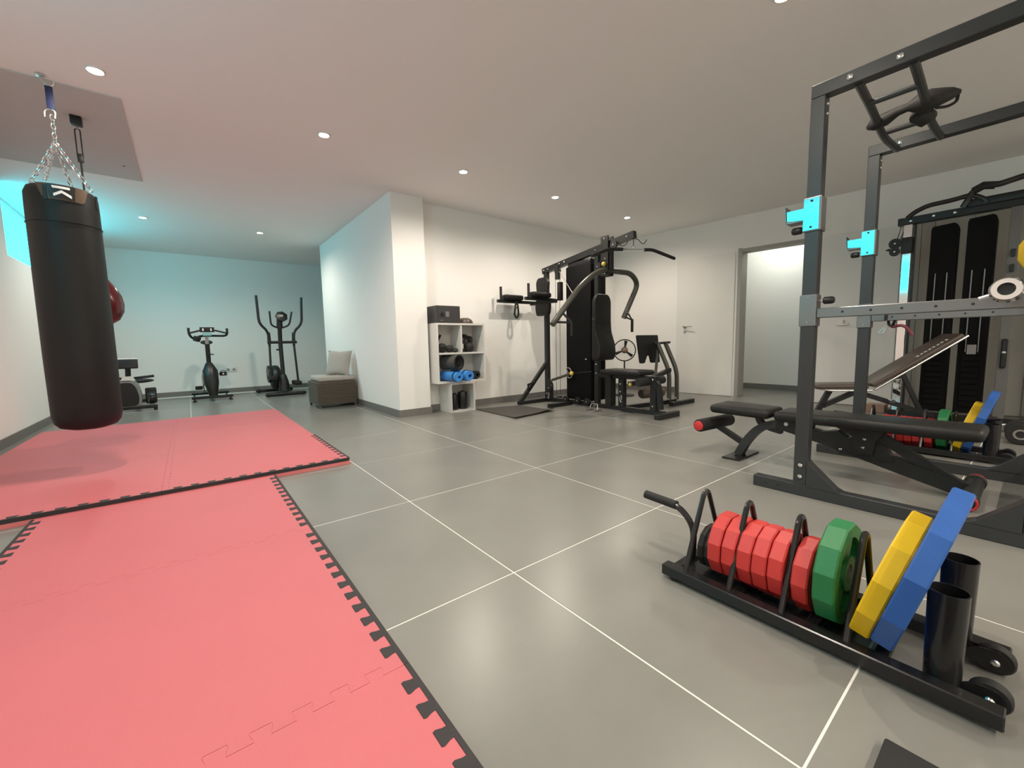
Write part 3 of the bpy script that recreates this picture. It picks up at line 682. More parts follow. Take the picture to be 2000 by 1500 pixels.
# dumbbells beside it
def dumbbell(x, y, z, r, rotz, label):
    d = thing('dumbbell', label, 'dumbbell', (x, y, z-r), 'round dumbbells'); c = V(x, y, z); e = V(math.cos(rotz), math.sin(rotz), 0)
    part('handle', MB().cyl(c-e*.07, c+e*.07, .015, n=12), 'chrome', d)
    for s in (-1, 1):
        h = part('head', MB().lathe([(.015, .06), (r*.92, .062), (r, .07), (r, .125), (r*.92, .135), (0, .135)], c, e*s, 24), 'blackmatte', d)
        part('end_ring', MB().lathe([(r*.32, .1352), (r*.52, .1352), (r*.5, .139), (r*.34, .139)], c, e*s, 20, closed=True), 'steel', h)
dumbbell(4.95, .06, .078, .078, .05, 'round black dumbbell on the floor, end ring facing the room')
dumbbell(5.05, -.16, .072, .072, .2, 'round black dumbbell half hidden at the right picture edge')
dumbbell(5.35, .13, .065, .065, PI/2+.2, 'black dumbbell with chrome handle behind the others, near the cable machine')

# ------------------------------------------------------------------ home gym
t = thing('home_gym', 'large black multi-station home gym with lat bar and leg press', 'home gym', (4.0, 3.4, 0))
G = 'gymframe'
def bar(name, pts, w=.05, h=.05, upv=(1, 0, 0), m=G, par=None): return part(name, MB().tube([Vector(p) for p in pts], 1, w=w, h=h, upv=upv), m, par or t, 0)
part('base_rail', MB().box(3.97, 4.03, 2.46, 4.27, .012, .062, .003, 1), G, t)
part('rear_foot', MB().box(3.46, 4.26, 4.27, 4.33, 0, .05, .003, 1), G, t)
part('front_foot', MB().box(3.80, 4.20, 2.40, 2.46, 0, .055, .003, 1), G, t)
part('side_foot', MB().box(3.56, 3.97, 3.79, 3.84, 0, .05, .003, 1), G, t)
part('rear_pole', MB().box(3.97, 4.03, 4.27, 4.33, .05, 1.80, .003, 1), G, t)
bar('brace', [(3.50, 4.30, .045), (3.985, 4.30, .55)], .045, .045, (0, 1, 0))
part('step_bracket', MB().tube([(3.60, 4.26, .16), (3.60, 4.26, .27), (3.74, 4.26, .29)], 1, w=.02, h=.012, upv=(0, 1, 0)), G, t, 0)
bar('top_beam', [(4.0, 4.36, 1.815), (4.0, 2.86, 2.005)], .06, .075, (0, 0, 1))
bolts(t, [(3.97, 4.32, 1.825), (3.97, 4.24, 1.832), (3.97, 4.02, 1.868), (3.97, 3.93, 1.875), (3.97, 3.40, 1.93), (3.97, 2.95, 1.995)], (-1, 0, 0), .011)
part('front_upright', MB().box(3.97, 4.03, 3.36, 3.42, .06, 1.91, .003, 1), G, t)
sh = part('stack_shroud', MB().box(3.965, 4.26, 3.47, 3.90, .075, 1.80, .02, 2), 'mesh', t)
part('shroud_cap', MB().box(3.98, 4.24, 3.49, 3.88, 1.79, 1.86, .02, 2), 'black', sh)
for y in (3.87, 3.66, 3.50):
    part('base_roller', MB().lathe([(.01, -.02), (.04, -.02), (.045, -.01), (.045, .01), (.04, .02), (.01, .02)], (3.93, y, .075), (1, 0, 0), 20), 'black', t)
    bolts(t, [(3.909, y, .075)], (-1, 0, 0), .008)
# dip / knee raise station on the rear pole
def pad_prism(name, outline, o, e1, e2, depth, parent, m='pad'):
    mb = MB().prism(outline, o, e1, e2, depth)
    bmesh.ops.remove_doubles(mb.bm, verts=mb.bm.verts, dist=1e-5)
    ed = [e for e in mb.bm.edges if len(e.link_faces) == 2 and e.calc_face_angle(0) > .9]
    bmesh.ops.bevel(mb.bm, geom=ed, offset=.014, segments=3, profile=.5, affect='EDGES')
    return part(name, mb, m, parent, 50)
pad_prism('dip_back_pad', rounded([(-.12, 1.20), (.12, 1.20), (.14, 1.30), (.14, 1.38), (.10, 1.45), (.12, 1.66), (.08, 1.72), (-.08, 1.72), (-.12, 1.66), (-.10, 1.45), (-.14, 1.38), (-.14, 1.30)], .04), (3.90, 4.30, 0), (0, 1, 0), (0, 0, 1), (.06, 0, 0), t)
part('dip_crossbar', MB().box(3.90, 3.965, 4.05, 4.55, 1.36, 1.41, .003, 1), G, t)
for y, xe in ((4.51, 3.30), (4.08, 3.42)):
    a = part('dip_arm', MB().box(xe, 3.93, y-.02, y+.02, 1.375, 1.415, .003, 1), G, t)
    part('arm_pad', MB().box(xe+.10, xe+.42, y-.055, y+.055, 1.415, 1.485, .025, 3), 'pad', a)
    part('hand_grip', MB().cyl((xe+.06, y, 1.41), (xe+.06, y, 1.585), .017, n=14), 'blackmatte', a)
s2 = thing('hand_strap', 'black looped strap hanging from the dip arm of the home gym', 'strap', (3.60, 4.51, 1.17), None)
part('strap_loop', MB().tube(fillet([(3.60, 4.485, 1.42), (3.585, 4.485, 1.33), (3.56, 4.48, 1.22), (3.60, 4.48, 1.165), (3.635, 4.48, 1.22), (3.63, 4.485, 1.33), (3.61, 4.485, 1.42)], .03), 1, w=.026, h=.008, upv=(0, 1, 0)), 'blackmatte', s2)
part('strap_buckle', MB().box(3.585, 3.625, 4.472, 4.484, 1.30, 1.33, .003, 1), 'steel', s2)
# press arm
for s in (-1, 1): part('pivot_plate', MB().box(4+s*.045-.008, 4+s*.045+.008, 3.19, 3.30, 1.60, 2.06, .003, 1), G, t)
part('pivot_block', MB().box(3.965, 4.035, 3.17, 3.29, 1.66, 1.93, .006, 1), 'black', t)
bolts(t, [(3.947, 3.245, 2.03), (3.947, 3.235, 1.80), (3.947, 3.235, 1.72), (3.947, 3.235, 1.63)], (-1, 0, 0), .012)
part('press_arm', MB().tube(fillet([(3.27, 3.43, 1.03), (3.30, 3.43, 1.06), (3.64, 3.31, 1.50), (3.86, 3.23, 1.665), (4.40, 3.20, 1.665), (4.58, 3.22, 1.55), (4.42, 3.32, 1.12)], .14, 7), .033, 12), 'gymtube', t, 60)
for p0, p1, p2 in (((3.39, 3.40, 1.175), (3.45, 3.30, 1.05), (3.31, 3.425, 1.06)), ((4.455, 3.30, 1.21), (4.42, 3.19, 1.09), (4.43, 3.315, 1.14))):
    h = part('press_handle', MB().tube([p0, p1, p2], .013, 10), G, t)
    part('hand_grip', MB().cyl((p1[0], p1[1], p1[2]+.01), (p1[0], p1[1], p1[2]-.15), .017, n=12), 'blackmatte', h)
# lat bar and cables
lb = part('lat_bar', MB().tube(fillet([(3.36, 2.92, 1.71), (3.62, 2.92, 1.81), (4.02, 2.90, 1.845), (4.36, 2.88, 1.885), (4.80, 2.86, 1.83)], .12), .013, 10), 'chrome', t, 60)
part('hand_grip', MB().tube(fillet([(3.355, 2.92, 1.708), (3.62, 2.92, 1.81), (3.84, 2.91, 1.832)], .1), .019, 12), 'blackmatte', lb, 60)
part('hand_grip', MB().tube(fillet([(4.22, 2.888, 1.868), (4.36, 2.88, 1.885), (4.805, 2.86, 1.829)], .1), .019, 12), 'blackmatte', lb, 60)
part('lat_cable', MB().cyl((4.03, 2.90, 1.86), (4.03, 2.90, 1.97), .004, n=6), 'wire', lb)
part('swivel', MB().lathe([(0, 0), (.014, .01), (.014, .03), (0, .045)], (4.03, 2.90, 1.85), (0, 0, 1), 12), 'chrome', lb)
part('loose_wire', MB().tube(fillet([(4.0, 2.90, 1.965), (4.02, 2.83, 1.95), (4.03, 2.80, 1.90), (4.04, 2.77, 1.885), (4.05, 2.74, 1.93)], .03), .004, 6), 'wire', t)
part('loose_wire', MB().tube(fillet([(4.0, 3.08, 1.945), (4.0, 3.04, 1.91), (4.0, 2.98, 1.91), (4.0, 2.95, 1.95)], .03), .004, 6), 'wire', t)
for (y, z, r) in ((4.02, 1.775, .05), (3.33, 1.72, .045), (3.10, 1.93, .045)):
    p = part('pulley', MB().lathe([(.01, -.013), (r, -.013), (r*.85, 0), (r, .013), (.01, .013)], (3.94, y, z), (1, 0, 0), 24), 'black', t); bolts(p, [(3.925, y, z)], (-1, 0, 0), .010)
part('pulley_bracket', MB().box(3.915, 3.965, 3.99, 4.05, 1.66, 1.84, .004, 1), G, t)
for y in (4.06, 3.985): part('cable', MB().cyl((3.94, y, .12), (3.94, y, 1.76), .003, n=6), 'wire', t)
part('cable', MB().cyl((3.93, 3.98, 1.76), (3.93, 3.70, 1.40), .004, n=6), 'steel', t)
part('cable', MB().cyl((3.93, 3.34, 1.755), (3.94, 3.23, 1.80), .003, n=6), 'wire', t)
part('float_block', MB().box(3.905, 3.963, 3.94, 4.00, 1.38, 1.62, .008, 2), 'black', t)
part('stopper_ball', MB().ball((3.925, 3.235, 1.735), .026, n=14), 'ballyellow', t)
# seat
pad_prism('head_pad', rounded([(-.15, 1.02), (.15, 1.02), (.15, 1.33), (.10, 1.40), (-.10, 1.40), (-.15, 1.33)], .05), (4.0, 3.355, 0), (1, 0, 0), (0, 0, 1), (0, -.055, 0), t)
pad_prism('back_pad', rounded([(.0, .60), (-.10, .60), (-.13, .68), (-.115, .80), (-.06, .95), (-.05, 1.10), (0, 1.12)], .04), (3.845, 3.355, 0), (0, 1, 0), (0, 0, 1), (.31, 0, 0), t)
bolts(t, [(3.97, 3.43, .62), (3.965, 3.55, .61), (3.97, 3.39, .55), (3.97, 3.39, .44), (3.97, 3.38, .66)], (-1, 0, 0), .011)
part('seat_rail', MB().box(3.97, 4.03, 2.60, 3.36, .39, .435, .003, 1), G, t)
pad('seat_pad', 'pad', t, .56, .30, .06, Matrix.Translation((4.0, 2.96, .47)), .024)
part('seat_post', MB().box(3.945, 4.055, 3.15, 3.23, .06, .44, .004, 1), G, t)
part('seat_post', MB().box(3.965, 4.035, 2.98, 3.05, .06, .39, .003, 1), G, t)
part('seat_post', MB().box(3.96, 4.04, 2.55, 2.62, .055, .44, .003, 1), G, t)
bolts(t, [(3.965, 3.02, .33), (3.965, 3.02, .24), (3.96, 2.585, .40), (3.965, 3.01, .12), (3.96, 2.585, .11)], (-1, 0, 0), .011)
part('snap_hook', MB().tube(fillet([(3.95, 2.995, .20), (3.945, 2.985, .15), (3.945, 3.01, .13), (3.95, 3.015, .18)], .012), .004, 6), 'steel', t)
part('stopper_ball', MB().ball((3.95, 2.87, .335), .022, n=12), 'ballyellow', t)
lv = part('leg_lever', MB().tube(fillet([(3.99, 2.66, .42), (3.99, 2.53, .36), (3.99, 2.50, .08)], .06), 1, w=.045, h=.045, upv=(1, 0, 0)), G, t)
for y, z, x0_, x1_ in ((2.66, .52, 3.80, 4.28),):
    part('foam_roller', MB().lathe([(.04, x0_-4), (.046, x0_-3.99), (.046, x1_-4.01), (.04, x1_-4), (0, x1_-4)], (4.0, y, z-(.14 if z > .4 else 0)), (1, 0, 0), 20), 'blackmatte', lv)
part('preacher_roll', MB().lathe([(.05, -.16), (.058, -.14), (.058, .14), (.05, .16), (0, .16)], (4.36, 2.86, .20), (1, -.3, 0), 22), 'padbrown', t)
# low pulley arm
part('low_pulley', MB().lathe([(.012, -.018), (.06, -.018), (.05, 0), (.06, .018), (.012, .018)], (3.945, 4.21, .20), (1, 0, 0), 26), 'black', t)
bolts(t, [(3.926, 4.21, .20), (3.926, 4.24, .12)], (-1, 0, 0), .010)
part('low_pulley_plate', MB().prism(rounded([(4.15, .05), (4.27, .05), (4.28, .30), (4.22, .34), (4.15, .26)], .03), (3.955, 0, 0), (0, 1, 0), (0, 0, 1), (.012, 0, 0)), G, t, 0)
part('snap_hook', MB().tube(fillet([(3.92, 4.20, .14), (3.915, 4.215, .06), (3.915, 4.19, .05), (3.92, 4.185, .13)], .012), .004, 6), 'steel', t)
la = part('curl_arm', MB().cyl((3.94, 4.14, .315), (3.905, 3.78, .415), .018, n=14), 'gymtube', t)
part('stopper_ball', MB().ball((3.90, 3.74, .425), .028, n=14), 'ballyellow', la)
part('d_ring', MB().tube(fillet([(3.905, 3.80, .42), (3.90, 3.84, .49), (3.90, 3.78, .50), (3.90, 3.73, .44), (3.90, 3.74, .37), (3.90, 3.80, .36), (3.905, 3.81, .40)], .03), .006, 8), 'grey', la)
part('cable', MB().cyl((3.90, 3.715, .43), (3.93, 3.42, .46), .004, n=6), 'wire', la)
# leg press
part('press_base', MB().tube([(4.03, 3.05, .035), (4.98, 2.92, .035)], 1, w=.05, h=.05, upv=(0, 0, 1)), G, t, 0)
part('press_foot', MB().box(4.74, 5.26, 2.80, 2.86, 0, .05, .003, 1), G, t)
for i, x in enumerate((4.86, 5.04)):
    part('press_link', MB().tube(fillet([(x, 2.93, .05), (x-.01, 2.93, .43), (x-.06, 3.07, .79)], .10), .027, 12), 'gymtube', t, 60)
    bolts(t, [(x-.022, 2.93, .07)], (-1, 0, 0), .014)
part('press_link_bar', MB().cyl((4.72, 3.07, .79), (5.06, 3.06, .80), .016, n=10), G, t)
part('press_curve', MB().tube(fillet([(4.02, 2.93, .33), (4.45, 2.93, .36), (4.86, 2.93, .45)], .2), 1, w=.05, h=.05, upv=(0, 0, 1)), G, t)
part('press_strut', MB().cyl((4.62, 2.98, .40), (4.82, 3.08, .70), .018, n=10), 'gymtube', t)
fp = rounded([(-.21, -.20), (-.13, -.20), (-.06, -.10), (-.01, -.10), (.0, -.20), (.17, -.20), (.21, .17), (-.20, .17)], .02)
part('foot_plate', MB().prism(fp, (4.72, 3.14, .735), (.98, -.10, .0), (.03, .20, .97), (.0, .02, 0)), 'black', t, 0)
# chrome cable handle on the floor
hh = thing('cable_attachment', 'small chrome double-grip cable attachment lying on the tiles before the home gym', 'gym accessory', (3.80, 3.27, 0))
for y in (3.21, 3.335): part('hand_grip', MB().cyl((3.72, y, .014), (3.84, y-.005, .014), .012, n=12), 'chrome', hh)
part('handle_frame', MB().tube(fillet([(3.78, 3.21, .02), (3.80, 3.22, .085), (3.81, 3.325, .085), (3.79, 3.335, .02)], .012), .006, 8), 'chrome', hh)
part('swivel_eye', MB().lathe([(.010, -.004), (.017, -.004), (.017, .004), (.010, .004)], (3.80, 3.27, .07), (1, 0, 0), 16, closed=True), 'chrome', hh)
# ------------------------------------------------------------------ fan
fx, fy, fz = 5.22, 3.90, .69
t = thing('desk_fan', 'small black round fan on a stand behind the home gym', 'fan', (fx, fy, 0))
e = V(-.8, -.6, 0); sd = V(-.6, .8, 0); upz = V(0, 0, 1)
ring = [V(fx, fy, fz)+sd*math.cos(a)*.16+upz*math.sin(a)*.16 for a in [2*PI*i/36 for i in range(36)]]
g = part('guard', MB().tube([p+e*.03 for p in ring+ring[:2]], .008, 8, cap=False).tube([p-e*.03 for p in ring+ring[:2]], .006, 8, cap=False), 'black', t)
w = MB()
for k in range(24):
    a = 2*PI*k/24; w.tube([V(fx, fy, fz)+e*.042+(sd*math.cos(a)+upz*math.sin(a))*.03, V(fx, fy, fz)+e*.034+(sd*math.cos(a)+upz*math.sin(a))*.16], .0014, 4)
part('guard_wires', w, 'grey', g)
hub = part('hub', MB().lathe([(.036, -.03), (.036, .046), (.028, .05), (0, .051)], (fx, fy, fz), e, 20), 'bronze', t)
for k in range(3):
    a = PI/2+.15+2*PI*k/3; d = sd*math.cos(a)+upz*math.sin(a); q = sd*-math.sin(a)+upz*math.cos(a)
    m_ = MB(); P = [V(fx, fy, fz)+d*.03+q*.012-e*.008, V(fx, fy, fz)+d*.03-q*.012+e*.008, V(fx, fy, fz)+d*.145-q*.026+e*.014, V(fx, fy, fz)+d*.145+q*.026-e*.014]
    A_ = [m_.bm.verts.new(p+e*.002) for p in P]; B_ = [m_.bm.verts.new(p-e*.002) for p in P]
    m_.bm.faces.new(A_); m_.bm.faces.new(B_[::-1])
    for j in range(4): m_.bm.faces.new((A_[j], B_[j], B_[(j+1) % 4], A_[(j+1) % 4]))
    part('fan_blade', m_, 'black', t, 0)
part('pole', MB().cyl((fx, fy, .02), (fx, fy, fz-.155), .011, n=12), 'black', t)
part('motor', MB().lathe([(.045, -.05), (.05, -.09), (.03, -.12), (0, -.122)], (fx, fy, fz), e, 18), 'black', t)
part('base', MB().lathe([(.15, 0), (.15, .012), (.13, .022), (.02, .03), (0, .03)], (fx, fy, 0), (0, 0, 1), 28), 'black', t)

# ------------------------------------------------------------------ cube shelf and what it holds
SY0, SY1 = 4.37, YB-.014
t = thing('cube_shelf', 'white cube shelf unit on a smaller white box beside the partition', 'shelf', (2.65, 4.5, 0))
TH = .022
def shelf_box(mb, x0, x1, z0, z1, back=True):
    mb.box(x0, x0+TH, SY0, SY1, z0, z1).box(x1-TH, x1, SY0, SY1, z0, z1).box(x0+TH, x1-TH, SY0, SY1, z0, z0+TH).box(x0+TH, x1-TH, SY0, SY1, z1-TH, z1)
    if back: mb.box(x0+TH, x1-TH, SY1-.008, SY1, z0+TH, z1-TH)
    return mb
U0, U1, UZ0, UZ1 = 2.305, 2.985, .365, 1.085
part('carcass', shelf_box(MB(), U0, U1, UZ0, UZ1), 'shelf', t, 0)
part('shelf_board', MB().box(U0+TH, U1-TH, SY0+.004, SY1-.008, .712, .732), 'shelf', t, 0)
part('divider', MB().box(2.634, 2.654, SY0+.004, SY1-.008, .732, UZ1-TH), 'shelf', t, 0)
part('lower_box', shelf_box(MB(), 2.465, 2.815, 0, .364), 'shelf', t, 0)
sf = thing('safe', 'small dark grey digital safe on top of the white shelf', 'safe', (2.45, 4.48, UZ1))
part('body', MB().box(2.325, 2.645, SY0+.02, SY1, UZ1, UZ1+.205, .004, 1), 'safe', sf)
dr = part('door', MB().box(2.335, 2.635, SY0+.014, SY0+.021, UZ1+.010, UZ1+.195, .002, 1), 'safe', sf)
part('dial', MB().lathe([(.020, 0), (.018, .012), (0, .013)], (2.395, SY0+.014, UZ1+.105), (0, -1, 0), 18), 'black', dr)
for i in range(3):
    for j in range(4): part('key', MB().box(2.445+.016*i, 2.457+.016*i, SY0+.0105, SY0+.0145, UZ1+.075+.016*j, UZ1+.087+.016*j), 'grey', dr, 0)
part('badge', MB().box(2.370, 2.405, SY0+.012, SY0+.0145, UZ1+.030, UZ1+.036), 'grey', dr, 0)
cp = MB().lathe([(.0, .075), (.05, .072), (.088, .05), (.105, .015), (.105, 0)], (2.775, 4.50, UZ1), (0, 0, 1), 24)
ct = thing('cap', 'dark brown cap lying on the shelf beside the safe', 'cap', (2.77, 4.5, UZ1))
part('crown', cp, 'padbrown', ct, 60)
part('visor', MB().tube([(2.70, 4.47, UZ1+.008), (2.665, 4.445, UZ1+.006)], .05, 12, radii=[.055, .03]).xform(Matrix.Translation((0, 0, UZ1+.008)) @ Matrix.Diagonal((1, 1, .14, 1)) @ Matrix.Translation((0, 0, -UZ1-.008))), 'padbrown', ct, 60)
# top left cube
z = .732
g1 = thing('boxing_glove', 'black training gloves heaped in the upper left cube of the shelf', 'glove', (2.43, 4.47, z))
part('glove_body', MB().ball((2.42, 4.46, z+.058), .06, 1.1, .9, .95), 'blackmatte', g1, 60)
part('cuff', MB().lathe([(.035, 0), (.042, .02), (.040, .07), (.03, .08), (0, .08)], (2.48, 4.46, z+.045), (.95, -.2, .05), 16), 'blackmatte', g1, 60)
part('thumb', MB().tube([(2.39, 4.42, z+.06), (2.42, 4.405, z+.075), (2.45, 4.41, z+.07)], .02, 10, radii=[.014, .02, .012]), 'blackmatte', g1, 60)
hg = thing('grip_bar', 'black foam grip stick leaning in the upper left cube of the shelf', 'grip', (2.36, 4.5, z))
part('grip_foam', MB().cyl((2.362, 4.50, z+.12), (2.415, 4.48, z+.215), .015, n=12), 'blackmatte', hg)
part('grip_rod', MB().cyl((2.342, 4.51, z+.012), (2.362, 4.50, z+.12), .007, n=8), 'steel', hg)
sl = thing('grip_ball', 'small black oval massage ball in the upper left cube', 'ball', (2.59, 4.43, z))
part('shell', MB().ball((2.585, 4.43, z+.028), .030, 1.2, 1, .93), 'blackmatte', sl, 60)
part('seam', MB().lathe([(.0362, -.001), (.0366, 0), (.0362, .001), (.034, 0)], (2.585, 4.43, z+.028), (0, 0, 1), 24, closed=True), 'grey', sl)
# top right cube
kb = thing('kettlebell', 'black kettlebell in the upper right cube of the shelf', 'kettlebell', (2.80, 4.47, z))
part('bell', MB().lathe([(0, 0), (.045, 0), (.062, .02), (.07, .055), (.062, .09), (.04, .112), (.02, .12), (0, .121)], (2.80, 4.47, z), (0, 0, 1), 24), 'blackmatte', kb, 60)
part('handle', MB().tube(fillet([(2.755, 4.47, z+.10), (2.745, 4.47, z+.19), (2.855, 4.47, z+.19), (2.845, 4.47, z+.10)], .05), .013, 12), 'blackgloss', kb, 60)
ab = thing('ab_wheel', 'black ab roller wheel with grey hub in the upper right cube', 'ab wheel', (2.80, 4.60, z))
part('tyre', MB().lathe([(.045, -.018), (.085, -.018), (.092, -.008), (.092, .008), (.085, .018), (.045, .018)], (2.80, 4.585, z+.135), (.3, 1, 0), 28, closed=True), 'blackmatte', ab)
part('hub', MB().lathe([(.0452, -.02), (.046, .022), (0, .024)], (2.80, 4.585, z+.135), (.3, 1, 0), 20), 'grey', ab)
part('stand_block', MB().box(2.74, 2.90, 4.555, 4.615, z, z+.05, .01, 2), 'blackmatte', ab)
db = thing('hand_weight', 'small black hand weight standing left in the upper right cube', 'hand weight', (2.70, 4.43, z))
part('head', MB().cyl((2.695, 4.43, z), (2.695, 4.43, z+.045), .028, n=16).cyl((2.695, 4.43, z+.105), (2.695, 4.43, z+.15), .028, n=16), 'blackgloss', db)
part('bar', MB().cyl((2.695, 4.43, z+.045), (2.695, 4.43, z+.105), .012, n=12), 'chrome', db)
# middle compartment: rolled mats
zb = UZ0+TH
def spiral(name, label, cat, x, z0, r0, r1, y0, y1, m, grp=None, skew=0):
    """rolled mat: spiral cross-section in x-z swept along y"""
    o = thing(name, label, cat, (x, (y0+y1)/2, z0-r1), grp); turns = 2.6; n = 60; pts = []
    w_ = (r1-r0)/turns*.42
    out, inn = [], []
    for i in range(n+1):
        q = i/n; a = -PI/2-turns*2*PI*(1-q); r = r0+(r1-r0-w_)*q
        out.append(((r+w_)*math.cos(a), (r+w_)*math.sin(a))); inn.append(((r-w_)*math.cos(a), (r-w_)*math.sin(a)))
    mb = MB(); bm = mb.bm
    def rowv(y): return [[bm.verts.new((x+p[0]+skew*(y-y0), y, z0+p[1])) for p in L_] for L_ in (out, inn)]
    F, B = rowv(y0), rowv(y1)
    for i in range(n):
        bm.faces.new((F[0][i], F[0][i+1], F[1][i+1], F[1][i])); bm.faces.new((B[0][i], B[1][i], B[1][i+1], B[0][i+1]))
        bm.faces.new((F[0][i], B[0][i], B[0][i+1], F[0][i+1])); bm.faces.new((F[1][i], F[1][i+1], B[1][i+1], B[1][i]))
    for i in (0, n): bm.faces.new((F[0][i], F[1][i], B[1][i], B[0][i]))
    part('rolled_sheet', mb, m, o, 60)
    return o
gr_ = thing('foam_roller', 'big dark grey hollow foam roller lying in the middle compartment of the shelf', 'foam roller', (2.54, 4.45, zb))
part('tube_shell', MB().lathe([(.080, 0), (.090, .004), (.090, .25), (.080, .254)], (2.575, 4.325, .612), (-.35, .94, 0), 32, closed=True), 'greymat', gr_)
part('end_ring', MB().lathe([(.076, -.001), (.0905, -.001), (.0905, .010), (.076, .010)], (2.575, 4.325, .612), (-.35, .94, 0), 32, closed=True), 'black', gr_)
m1 = spiral('rolled_mat', 'left of two blue rolled exercise mats jutting from the shelf', 'exercise mat', 2.475, zb+.064,   .018, .062, 4.17, 4.55, 'bluemat', 'blue rolled mats')
part('elastic_band', MB().lathe([(.0625, 0), (.0640, 0), (.0640, .018), (.0625, .018)], (2.475, 4.22, zb+.064), (0, 1, 0), 28, closed=True), 'black', m1)
m2 = spiral('rolled_mat', 'right of two blue rolled exercise mats jutting from the shelf', 'exercise mat', 2.615, zb+.070, .022, .066, 4.16, 4.55, 'bluemat', 'blue rolled mats')
part('elastic_band', MB().lathe([(.0665, 0), (.068, 0), (.068, .018), (.0665, .018)], (2.615, 4.23, zb+.070), (0, 1, 0), 28, closed=True), 'black', m2)
m3 = spiral('rolled_mat', 'small black rolled mat at the right end of the middle compartment', 'exercise mat', 2.865, zb+.055, .02, .053, 4.38, 4.62, 'blackmatte')
part('strap', MB().lathe([(.0535, 0), (.0548, 0), (.0548, .02), (.0535, .02)], (2.865, 4.45, zb+.055), (0, 1, 0), 24, closed=True), 'grey', m3)
# lower box: two dark drums
for i, (x, r, h, lb_) in enumerate(((2.57, .052, .19, 'left black cylindrical weight in the low white box'), (2.69, .062, .215, 'right, taller black cylindrical weight in the low white box'))):
    d = thing('sand_weight', lb_, 'weight', (x, 4.47, TH), 'black weights in the low box')
    part('drum', MB().lathe([(r*.9, 0), (r, .01), (r, h-.012), (r*.92, h), (0, h)], (x, 4.47, TH), (0, 0, 1), 24), 'blackgloss', d)
    part('lid_knob', MB().lathe([(r*.35, h), (r*.35, h+.012), (r*.25, h+.016), (0, h+.016)], (x, 4.47, TH), (0, 0, 1), 16), 'black', d)
# dark floor mat in front of the shelf
m = MB(); n = 10; c4 = [V(2.83, 4.38, 0), V(2.79, 3.52, 0), V(3.45, 3.60, 0), V(3.42, 4.24, 0)]
vt, vb = [], []
for i in range(n+1):
    a = c4[0].lerp(c4[1], i/n); b_ = c4[3].lerp(c4[2], i/n); rt, rb = [], []
    for j in range(n+1):
        p = a.lerp(b_, j/n); lift = .02*max(0, (i/n-.6)/.4)**2*max(0, (j/n-.5)/.5)+.012*max(0, (i/n-.8)/.2)**2
        rt.append(m.bm.verts.new((p.x, p.y, .009+lift))); rb.append(m.bm.verts.new((p.x, p.y, .001+lift*.95)))
    vt.append(rt); vb.append(rb)
for i in range(n):
    for j in range(n):
        m.bm.faces.new((vt[i][j], vt[i+1][j], vt[i+1][j+1], vt[i][j+1])); m.bm.faces.new((vb[i][j], vb[i][j+1], vb[i+1][j+1], vb[i+1][j]))
for i in range(n):
    for (A_, B_) in (((i, 0), (i+1, 0)), ((i, n), (i+1, n)), ((0, i), (0, i+1)), ((n, i), (n, i+1))):
        m.bm.faces.new((vt[A_[0]][A_[1]], vt[B_[0]][B_[1]], vb[B_[0]][B_[1]], vb[A_[0]][A_[1]]))
single('rubber_floor_mat', m, 'floormat', 'thin dark rubber floor mat with a curled corner before the white shelf', 'floor mat', loc=(3.1, 3.95, 0))
# dark slab at the bottom picture edge
single('rubber_slab', MB().box(.62, 1.055, -.46, .145, 0, .02, .004, 2), 'blackmatte', 'dark rubber slab on the tiles at the bottom edge, beside the foreground rack', 'floor mat', loc=(.84, -.16, 0))

# ------------------------------------------------------------------ wicker seat
wx0, wx1, wy0, wy1 = 1.335, 1.845, 5.95, 6.50
t = thing('wicker_seat', 'low grey-brown wicker seat with pale cushions against the partition', 'wicker seat', (1.59, 6.22, 0))
part('frame_core', MB().box(wx0+.012, wx1-.006, wy0+.012, wy1-.012, .045, .345), 'wicker', t, 0)
for k, (fx_, lab) in enumerate((('y', wy0), ('y', wy1), ('x', wx0))):
    for i in range(17):
        z = .05+.0178*i; wob = .003*(i % 2)
        if fx_ == 'y':
            yy0 = lab+.004 if lab < 6.2 else lab-.004
            m = MB().tube([(wx0+.002, yy0, z), (wx1-.004, yy0, z)], .0082+wob*.4, 6)
        else: m = MB().tube([(lab+.004, wy0+.002, z), (lab+.004, wy1-.002, z)], .0082+wob*.4, 6)
        part('wicker_strand', m, 'wicker', t)
for x, y in ((wx0+.02, wy0+.02), (wx1-.02, wy0+.02), (wx0+.02, wy1-.02), (wx1-.02, wy1-.02)): part('leg', MB().box(x-.014, x+.014, y-.014, y+.014, 0, .05), 'wicker', t, 0)
part('top_rim', MB().box(wx0, wx1, wy0, wy1, .340, .356, .006, 2), 'wicker', t)
cu = MB().box(wx0+.02, wx1-.005, wy0+.02, wy1-.02, .357, .43, .03, 4); part('seat_cushion', cu, 'cushion', t, 60)
bc = bmesh.new(); bmesh.ops.create_grid(bc, x_segments=14, y_segments=14, size=1); mb = MB()
tv = []
for sgn in (1, -1):
    tmp = bc.copy()
    for v in tmp.verts:
        x, y = v.co.x, v.co.y; th = .055*max(0, (1-x**4)*(1-y**4))**.6
        pin = 1-.10*(1-abs(x))*abs(y)**3-.10*(1-abs(y))*abs(x)**3
        v.co = (x*.19*pin, y*.185*pin, sgn*th)
    mb._merge(tmp)
bc.free()
bmesh.ops.remove_doubles(mb.bm, verts=mb.bm.verts, dist=1e-4)
mb.xform(Matrix.Translation((1.685, 6.17, .600)) @ Matrix.Rotation(math.radians(-50), 4, 'Z') @ Matrix.Rotation(math.radians(72), 4, 'X'))
part('back_cushion', mb, 'cushion', t, 70)

